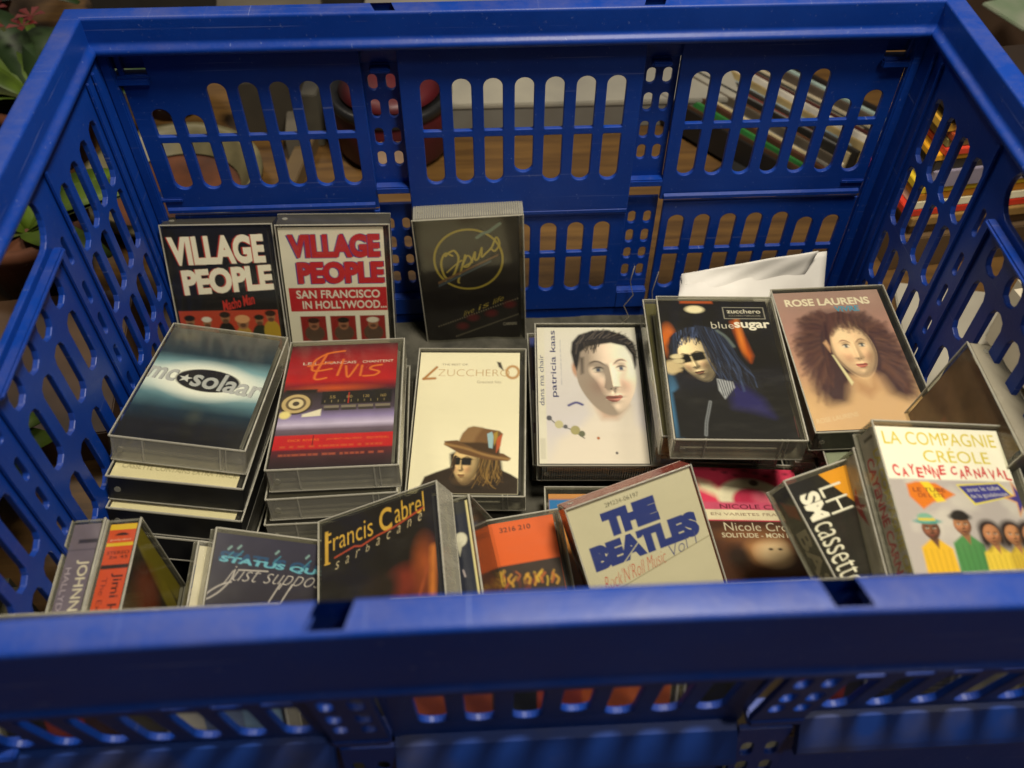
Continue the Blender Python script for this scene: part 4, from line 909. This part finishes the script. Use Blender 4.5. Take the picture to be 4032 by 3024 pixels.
def under(key, n, cols, shifts, place):
    for i in range(n):
        dx, dy, rz = shifts[i]
        LOW.append((f'{cols[i][0]} cassette {place[i]}', rel(Q[key], dx=dx, dy=dy, dz=-16.8*(i+1), rz=rz), a_plain(cols[i][1], seed=i), s_plain(cols[i][1], cols[i][2], cols[i][3])))
under('blue', 4, (('olive', '#5a5630', 'MUSIQUE', '#c8c890'), ('dark brown', '#3a2a1c', None, ''), ('leaf green', '#5a7030', None, ''), ('grey', '#6a6658', None, '')), ((-4, 16, .02), (-2, 20, -.03), (-5, 22, .01), (0, 24, 0)), ('directly under the dark glasses cover', 'second under the dark glasses cover', 'third under the dark glasses cover', 'lowest under the dark glasses cover'))
under('rose', 3, (('maroon', '#5a2420', None, ''), ('buff', '#a89870', None, ''), ('slate', '#3c4048', None, '')), ((-3, 6, .03), (-1, 4, -.02), (-4, 2, .01)), ('second under the big hair cover', 'third under the big hair cover', 'lowest under the big hair cover'))

def bands(cols, texts=(), seed=1):
    s = Art(CW, CH, .6, cols[0]); n = len(cols)
    for i, c in enumerate(cols): s.rect(0, 1-(i+1)/n, 1, 1-i/n, c, .3)
    for t, i, c in texts: s.TV(t, .08, 1-(i+.85)/n, .26, 1-(i+.1)/n, c, .04, down=False)
    s.noise(.12, 7, seed); return s
LOW.append(('clear cased cassette lowest in the stack of the red car radio cover', rel(Q['elvis2'], dx=-2, dy=-3, dz=-16.8, rz=-.02), a_plain('#1c1a16'), s_plain('#3a342a')))
Q2 = [(-160, bands(('#2c281c', '#a8402a', '#4a2c20', '#544c38', '#ded6c4', '#7c8cb0', '#98b8d4'), (), 2), 'cassette with white, slate and sky blue bands behind the left front slots'),
      (-10, bands(('#c8603c', '#b8583c', '#2c2c2a', '#c4503c', '#e06c34', '#e0703c'), (('RIX', 2, '#d8d4c4'), ('HITS N', 3, '#e8d8c8')), 3), 'orange and red banded cassette behind the middle front slots'),
      (101, bands(('#2c2a26', '#7c6c58', '#8c2c18', '#241c14', '#4a4424'), (('CD', 0, '#cfc8b4'),), 4), 'black and dark red banded cassette behind the front slots right of the middle'),
      (172, bands(('#6a5a1c', '#a89c84', '#8c846c', '#5c5440', '#4a4438'), (), 5), 'silver grey banded cassette behind the rightmost front slots')]
for x, art, lab in Q2:
    m = Matrix.Rotation(R(70), 3, 'X')@Matrix.Rotation(R(-90), 3, 'Z'); e = m.to_euler(); u = m@Vector((1, 0, 0)); top = Vector((x, -133, -80)); c = top+Vector((0, -.342, -.94))*34.5
    LOW.append((lab, (c.x, c.y, c.z, e.x, e.y, e.z), art, None))
# ------------------------------------------------------------------ folded paper behind the cassettes
M['paper'] = plain('white_paper', (.62, .60, .55), .75, (.55, .53, .48), 30, .3, .25, .001)
def paper():
    q = empty('folded_paper'); tag(q, 'creased white folded paper sticking up behind the dark glasses cover', 'paper')
    def sheet(name, bl, br, tr, tl, bulge, off, par):
        nx, ny = 22, 12; V, F = [], []; bl, br, tr, tl = map(Vector, (bl, br, tr, tl)); n = (br-bl).cross(tl-bl).normalized()
        for j in range(ny+1):
            for i in range(nx+1):
                u, v = i/nx, j/ny; p = (bl*(1-u)+br*u)*(1-v)+(tl*(1-u)+tr*u)*v
                p = p+n*(off+bulge*math.sin(math.pi*u*1.3)*v+1.2*math.sin(5*u+4*v)+.5*math.sin(17*u-9*v)); V.append(p)
        for j in range(ny):
            for i in range(nx): a = j*(nx+1)+i; F.append((a, a+1, a+nx+2, a+nx+1))
        o = mesh_obj(name, V, F, M['paper'], par, smooth=True); m = o.modifiers.new('t', 'SOLIDIFY'); m.thickness = .0004; return o
    z = ZF
    sheet('sheet', (95, 112, z-172), (196, 118, z-200), (198, 150, z-158), (106, 149, z-174), 1.5, 0, q)
    f = sheet('folded_flap', (104, 134, z-182), (182, 141, z-176), (190, 147, z-156), (105, 147.5, z-172), 1.0, 3.0, q)
paper()

# ------------------------------------------------------------------ things standing on the floor round the crate
def bx(name, label, cat, x0, x1, y0, y1, z0, z1, mat, rot=0, group=None, b=.8):
    mb = MB(); cx, cy = (x0+x1)/2, (y0+y1)/2; mb.bevel_box(x0-cx, x1-cx, y0-cy, y1-cy, 0, z1-z0, b)
    o = mb.build(name, mat); o.location = (cx*MM, cy*MM, z0*MM); o.rotation_euler = (0, 0, R(rot)); tag(o, label, cat, group); return o
M['marble'] = plain('pale_grey_board', (.30, .28, .22), .6, (.20, .19, .16), 12, .3)
M['plinth'] = plain('grey_edge', (.17, .165, .14), .6, (.13, .12, .10), 20)
slab = empty('stone_slab', (.035, .53, 0)); tag(slab, 'pale grey slab with a darker front edge lying behind the crate', 'slab')
mb = MB(); mb.bevel_box(-165, 178, -113, 120, 22, 27, 1); mb.build('slab_top', M['marble'], slab)
mb = MB(); mb.bevel_box(-163, 176, -112, 118, 0, 22, 1); mb.build('slab_edge', M['plinth'], slab)
def lathe(prof, n=48):
    mb = MB(); V = []; F = []; m = len(prof)
    for i in range(n):
        a = 2*math.pi*i/n
        for r, z in prof: V.append((r*math.cos(a), r*math.sin(a), z))
    for i in range(n):
        for k in range(m-1): a, b = i*m+k, ((i+1) % n)*m+k; F.append((a, b, b+1, a+1))
    mb.add(V, F); return mb
M['maroon'] = plain('maroon_enamel', (.075, .004, .007), .5, (.04, .003, .005), 25)
M['redwall'] = clear_plastic('red_tinted_polystyrene', tint=(.55, .28, .22), haze=.5, hazecol=(.30, .07, .05), rough=.15)
pot = empty('round_tin', (-.094, .402, 0)); tag(pot, 'round dark red tin with a black rim behind the back wall', 'tin')
lathe([(0, 2), (46, 2), (50, 8), (50, 46), (47, 52)]).build('tin_body', M['maroon'], pot, True)
lathe([(50.2, 46), (52, 48), (52, 54), (48, 56), (46, 53), (0, 53)]).build('tin_rim', M['black'], pot, True)
lathe([(0, 54), (40, 54), (43, 56), (30, 60), (0, 62)]).build('tin_lid', M['maroon'], pot, True)
mb = MB(); mb.bevel_box(-14, 16, -53.5, -51.5, 6, 36, .3); mb.build('tin_label', plain('cream_label', (.60, .42, .28), .6), pot)
M['terra'] = plain('terracotta', (.13, .036, .008), .8, (.05, .016, .006), 18, lo=.3, hi=.6); M['crm'] = plain('cream_glaze', (.20, .17, .085), .5, (.09, .08, .04), 20)
sau = empty('terracotta_saucer', (-.262, .318, 0)); tag(sau, 'large terracotta saucer with a cream rim on the floor behind the crate', 'saucer')
lathe([(0, 3), (70, 3), (84, 20), (86, 20)]).build('saucer_bowl', M['terra'], sau, True); lathe([(84, 20), (92, 22), (92, 28), (84, 29), (80, 24), (66, 6)]).build('saucer_rim', M['crm'], sau, True)
tp = empty('terracotta_pot', (-.262, .46, 0)); tag(tp, 'plain terracotta flower pot behind the cream rimmed saucer', 'flower pot')
lathe([(0, 1), (34, 1), (46, 62), (50, 62), (51, 78), (45, 78), (42, 60), (0, 58)]).build('pot_body', M['terra'], tp, True)
tp.location = (-.30, .47, 0); tp.scale = (.75, .75, .75); sau.scale = (.8, .8, .8); sau.location = (-.272, .335, 0)
M['card'] = plain('grey_brown_cardboard', (.10, .085, .06), .8, (.07, .06, .045), 20); M['dark'] = plain('dark_board', (.02, .018, .015), .7); M['tan'] = plain('pale_wood', (.13, .085, .03), .6, (.08, .05, .02), 8)
bx('cardboard_box', 'grey brown cardboard box with a dark top behind the left of the crate', 'box', -260, -165, 505, 600, 0, 60, M['card'], 8)
bx('grey_panel', 'grey brown panel leaning behind the left back slots', 'panel', -232, -168, 420, 432, 0, 52, plain('grey_brown_panel', (.045, .036, .022), .7, (.022, .018, .012), 14), 6)
bx('grey_panel', 'darker panel with a pale edge beside the red tin', 'panel', -164, -150, 400, 520, 0, 50, plain('dark_panel', (.02, .018, .014), .7, (.10, .09, .06), 9, lo=.5, hi=.7), -6)
bx('wood_slat', 'narrow pale wooden slat on the floor left of the red tin', 'slat', -168, -154, 330, 560, 0, 14, M['tan'], -9)
bx('wood_slat', 'short dark wooden slat beside the pale narrow one', 'slat', -190, -178, 380, 520, 0, 22, M['card'], 4)
bx('black_board', 'black board lying flat behind the crate at the top left', 'board', -420, 160, 655, 900, 0, 30, M['dark'], 2)
bx('cream_card', 'small cream card lying on the black board', 'card', -262, -205, 668, 710, 30.5, 32, M['crm'], 4)
cols = ['#16120e', '#1c1814', '#463020', '#3a342c', '#7c7058', '#2c7034', '#4a2c1c', '#c8b890', '#1c1814', '#8a8478', '#5c5244', '#5a3a24', '#d8ccb0', '#22201c', '#6c6c68', '#6c3028', '#b4a47c', '#2c2824', '#8c9ca0', '#a08c60', '#403028', '#6a6280', '#cfc8b8', '#2f6a34', '#4c2420', '#8a8470', '#2c2a28', '#c0b498', '#54483c', '#5a3c30', '#9cb0a8', '#241c18', '#b8a888']
names = ['deep black', 'tar black', 'cocoa brown', 'dark grey', 'khaki', 'bright green', 'chestnut', 'cream', 'black', 'stone grey', 'dun', 'brown', 'ivory', 'coal black', 'mid grey', 'brick red', 'sand', 'charcoal', 'pale blue grey', 'ochre', 'umber', 'violet grey', 'off white', 'leaf green', 'dark red', 'putty', 'soot black', 'bone', 'mud brown', 'terracotta', 'sage', 'ebony', 'straw']
dv, pv = Vector((.60, -.80, 0)), Vector((.80, .60, 0)); rs = random.Random(11); off = 0
for i, (c_, n_) in enumerate(zip(cols, names)):
    th = rs.uniform(2.2, 4.6); mb = MB(); L = rs.uniform(185, 230); mb.bevel_box(-L/2, L/2, -th/2, th/2, 0, rs.uniform(16, 24), .4)
    o = mb.build('record_sleeve', plain('sleeve_'+n_.replace(' ', '_'), lin(c_), .5, tuple(x*.55 for x in lin(c_)), 35)); off += th+.9
    p = Vector((166, 382, 0))+pv*off+dv*rs.uniform(-14, 14); o.location = (p.x*MM, p.y*MM, .004); o.rotation_euler = (R(-rs.uniform(6, 16)), 0, math.atan2(dv.y, dv.x)+rs.uniform(-.02, .02))
    tag(o, f'{n_} record sleeve in the row standing behind the right of the crate', 'record sleeve', 'record sleeves in a row behind the crate')
bx('black_box', 'low black box in front of the row of record sleeves', 'box', 168, 196, 300, 350, 0, 10, M['black'], -50)
z = 30.3; rs = random.Random(6)
bx('cardboard_tray', 'low brown cardboard tray under the pile of bright magazines', 'tray', 280, 455, 228, 304, 0, 30, plain('brown_tray', (.10, .055, .02), .7, (.06, .035, .014), 14), 7)
for i, (n_, c_, th) in enumerate((('brown', '#5a4024', 9), ('tan', '#8a6c3c', 7), ('red', '#c43420', 6), ('white', '#e8e0c0', 7), ('orange', '#b87824', 6), ('lemon yellow', '#e0c030', 6), ('lilac grey', '#8c8494', 14), ('dark grey', '#34302c', 8), ('golden yellow', '#dca024', 5), ('scarlet', '#c8402c', 5), ('olive', '#8c8450', 6), ('rust', '#a04824', 5), ('amber', '#e0b040', 6), ('black', '#201c18', 7), ('dark brown covered', '#2a2018', 6))):
    bx('magazine', f'{n_} spined magazine in the pile beyond the right wall', 'magazine', 286+rs.uniform(-5, 5), 450, 232+rs.uniform(-3, 3), 300, z, z+th, plain('magazine_'+n_.replace(' ', '_'), lin(c_), .45, tuple(x*.75 for x in lin(c_)), 40), 7, 'magazines piled beside the crate', .5); z += th+.3
bx('envelope', 'large grey cream envelope lying beside the right wall', 'envelope', 268, 345, 40, 196, 0, 3, plain('envelope_paper', (.30, .28, .22), .8, (.26, .24, .19), 15), -12)
bx('paper_bag', 'cream paper parcel on the floor right of the hand hole', 'parcel', 330, 420, 60, 150, 3, 66, plain('parcel_paper', (.48, .43, .32), .8, (.38, .34, .26), 20), 10, b=8)
bx('wooden_chest', 'dark wooden chest beyond the back right corner', 'chest', 400, 760, 470, 900, 0, 110, plain('dark_stained_wood', (.035, .02, .012), .5, (.06, .035, .02), 10), -35, b=3)
bx('pale_green_card', 'pale green and white card on the floor past the right corner', 'card', 430, 470, 420, 470, 84, 87, plain('mint_card', (.12, .18, .10), .6, (.25, .26, .2), 20), 20)
# plants
def leafmat(n, a, b): return plain(n, a, .5, b, 30, .4)
LM = [leafmat('fresh_leaf', (.08, .13, .01), (.035, .06, .006)), leafmat('dark_leaf', (.02, .042, .008), (.01, .024, .006)), leafmat('olive_leaf', (.05, .06, .012), (.03, .035, .01))]
def plant(label, base, n, seed, L=(90, 170), wid=(11, 18), pots=True, mats=(0, 1, 2), spread=1.0):
    rs = random.Random(seed); root = empty('houseplant', (base[0]*MM, base[1]*MM, 0)); tag(root, label, 'plant')
    if pots: lathe([(0, 1), (30, 1), (40, 52), (44, 52), (44, 62), (38, 62), (36, 50), (0, 50)], 24).build('plant_pot', M['terra'], root, True)
    for i in range(n):
        a = rs.uniform(0, 6.283); l = rs.uniform(*L); w = rs.uniform(*wid); up = rs.uniform(.35, 1.0); V, F = [], []; m = 9
        for k in range(m+1):
            t = k/m; r = l*t*(.55+.45*up*0+.25)*spread; z = 48+l*(up*t-.75*t*t*up)*.9; ww = w*math.sin(math.pi*min(1, t*.93+.05))**.7
            c, s = math.cos(a+.3*t), math.sin(a+.3*t)
            for sd, dz in ((-1, 2.5), (0, 0), (1, 2.5)): V.append((r*c-sd*ww*s/1, r*s+sd*ww*c, z+dz*ww/12))
        for k in range(m):
            for q in (0, 1): b = k*3+q; F.append((b, b+1, b+4, b+3))
        o = mesh_obj('leaf', V, F, LM[rs.choice(mats)], root, True); mo = o.modifiers.new('t', 'SOLIDIFY'); mo.thickness = .0005
    return root
plant('leafy green houseplant in a terracotta pot left behind the crate', (-385, 400), 26, 5)
plant('dark green houseplant at the top left beyond the corner', (-500, 560), 30, 8, (110, 200), mats=(1, 1, 2, 0))
plant('bright green plant with long leaves beside the left wall', (-345, 235), 16, 12, (80, 150), mats=(0, 0, 2))
plant('small plant with one bright long leaf near the front left corner', (-345, 10), 10, 21, (70, 120), mats=(0, 1, 2))
M['red'] = plain('red_petal', (.11, .006, .006), .6)
fl = empty('red_flowers', (-.43, .50, .10)); tag(fl, 'small dark red flowers among the leaves at the top left', 'flowers')
rs = random.Random(9)
for i in range(9):
    mb = MB(); cx, cy, cz = rs.uniform(-60, 60), rs.uniform(-70, 90), rs.uniform(-20, 20)
    for k in range(5): a = k*1.257; mb.add([(cx, cy, cz), (cx+9*math.cos(a-.4), cy+9*math.sin(a-.4), cz+3), (cx+13*math.cos(a), cy+13*math.sin(a), cz+2), (cx+9*math.cos(a+.4), cy+9*math.sin(a+.4), cz+3)], [(0, 1, 2, 3)])
    mb.build('flower', M['red'], fl)
bx('wooden_box', 'low brown wooden box along the left wall', 'box', -420, -262, 60, 190, 0, 26, plain('brown_box_wood', (.10, .05, .02), .6, (.05, .025, .012), 9), 6)
bx('burlap_sack', 'flat mottled sack on the floor at the front left', 'sack', -460, -270, -160, -40, 0, 40, plain('mottled_sack', (.12, .11, .06), .9, (.04, .038, .025), 45, .2, .8, .004), 4, b=6)
P = POSES
pile = []
cassette('cassette with VILLAGE PEOPLE in white on black, standing at the back left', P['vpb'], a_vpb(), s_plain('#101014'), wall=M['tray'])
cassette('cassette with a white card reading SAN FRANCISCO IN HOLLYWOOD, standing against the back wall', P['vpw'], a_vpw(), s_plain('#e8e0d0'), wall=M['tray'])
cassette('tall standing cassette with a gold ring and the script word Opus on black', P['opus'], a_opus(), s_plain('#2a2622'), ridge=1)
cassette('cassette with a glowing eclipse and the words mc solaar, topping the left stack', P['solaar'], a_solaar(), s_plain('#2a3440'), tape='grey_shell')
cassette('cassette under the blue eclipse one, edge reading CASSETTE CONTAINS EXTRA TRACK', P['extra'], s_extra(), s_plain('#1a1a1c'), wall=M['black'])
cassette('black cased cassette with a cream card edge, low in the left stack', P['white2'], s_extra('   '), s_plain('#141414'), wall=M['black'])
cassette('cassette edge with a pink and a green dash, lowest in the left stack', P['greenpink'], a_plain('#0a0a0a', ((.45, .92, .60, .96, '#b02878'), (.60, .93, 1, .965, '#1c5c30'))), s_plain('#101010'), wall=M['black'])
cassette('cassette with a red car radio cover and the orange script word Elvis', P['elvis'], a_elvis(), s_plain('#5a1c24'), tape='grey_shell')
cassette('clear cased cassette right under the red car radio one', P['elvis2'], a_plain('#2a2820'), s_plain('#4a4436'), tape='grey_shell')
cassette('cassette with a cream cover showing a man in a brown felt hat', P['cream'], a_cream(), s_plain('#efe4c0'))
cassette('cassette with a beige card, partly hidden left of and below the cream hat one', P['beige'], a_plain('#b4a888', ((0, .08, .25, .12, '#2c3430'),)), s_plain('#a89c80'))
cassette('cassette showing only as a narrow brown strip between the cream and the pale face covers', P['strip'], a_plain('#6a5238', ((0, 0, 1, .09, '#3a4488'), (0, .45, 1, .70, '#cfc4a0'), (0, .70, 1, .78, '#8a5a38'), (0, .78, 1, 1, '#d8c8a4'), (.88, .86, .93, .9, '#c02838')), 3), s_plain('#7c6040'))
cassette('cassette with a pale close-up face and sideways blue words patricia kaas', P['kaas'], a_kaas(), s_plain('#e4dfd4'), ridge=0, wall=M['tray'])
cassette('orange cassette with a bright blue band, peeping out below the pale face one', P['blueorange'], a_plain('#c8843c', ((.955, 0, 1, 1, '#d8985c'), (.82, 0, .94, 1, '#2878c0'), (.82, .62, .94, .635, '#e8e0d0'), (.84, .56, .92, .57, '#e8e0d0'), (.84, .50, .92, .51, '#e8e0d0'), (.84, .44, .92, .45, '#e8e0d0'), (.80, 0, .815, 1, '#efe4d0')), 4), s_plain('#c07a34'))
cassette('cassette with a black cover showing a man in dark glasses and the words blue sugar', P['blue'], a_blue(), s_plain('#28405c'), tape='maroon')
cassette('cassette with a dusty pink cover showing a woman with big brown hair', P['rose'], a_rose(), s_plain('#8a6c64'), wall=M['tray'])
cassette('black cassette lying crosswise under the dusty pink one', P['underrose'], a_plain('#0c0c0c', ((.0, .84, 1, 1, '#8c9480'), (.3, .86, .33, .98, '#e8e8d8'), (.38, .86, .41, .98, '#e8e8d8')), 6), s_plain('#101010'), wall=M['black'])
cassette('tilted cassette reading LA COMPAGNIE CREOLE, group in bright clothes', P['creole'], a_creole(), s_creole())
cassette('cassette with a grey spine marked in red, right under the bright clothes group', P['creole2'], a_plain('#b4ac9c'), s_white())
cassette('cassette with a rust brown spine, second below the group in bright clothes', P['creole3'], a_plain('#5a2c18'), s_brown())
cassette('black cassette with an orange triangle and sideways white words LH SM cassette', P['lhsm'], a_lhsm(), s_lhsm())
cassette('pink topped cassette reading NICOLE CROISILLE over a brown photo', P['nicole'], a_nicole(), s_plain('#b83058'))
cassette('cassette with a grey cream card and big blue words THE BEATLES', P['beatles'], a_beatles(), s_plain('#a89a74'), wall=M['redwall'], tape='cream_shell')
cassette('cassette with a plain orange top panel numbered 3216 210', P['orange'], a_orange(), s_plain('#8a5028'))
cassette('cassette with a black cover reading Francis Cabrel in yellow', P['cabrel'], a_cabrel(), s_plain('#241a14'), wall=M['wall'])
cassette('cassette with a navy spine and white marks, standing between the black and the orange covers', P['navy'], a_plain('#2a120a', ((0, .3, 1, 1, '#4a1c0e'),)), s_navy(), tape='cream_shell')
cassette('dark violet cassette with blue chrome letters over the script words just supposin', P['suppo'], a_suppo(), s_plain('#5a543c'))
cassette('cassette with a white spine crossed by a blue band, tucked behind the violet one', P['whiteblue'], a_plain('#d8d0b8'), s_blueband())
cassette('cassette with an orange spine reading Jimi Hendrix, leaning at the front left', P['hendrix'], a_hendrix(), s_hendrix())
cassette('cassette with a mauve grey spine reading JOHNNY, against the left wall at the front', P['johnny'], a_plain('#4a4450'), s_johnny())
cassette('empty clear cassette case on edge against the right wall, brown inside', P['graystand'], a_plain('#6a5038', ((.3, .3, 1, 1, '#80523c'),), 3, .4), None, tape=None, wall=M['palewall'])
for i, (lab, pos, art, sp) in enumerate(LOW): cassette(lab, pos, art, sp)
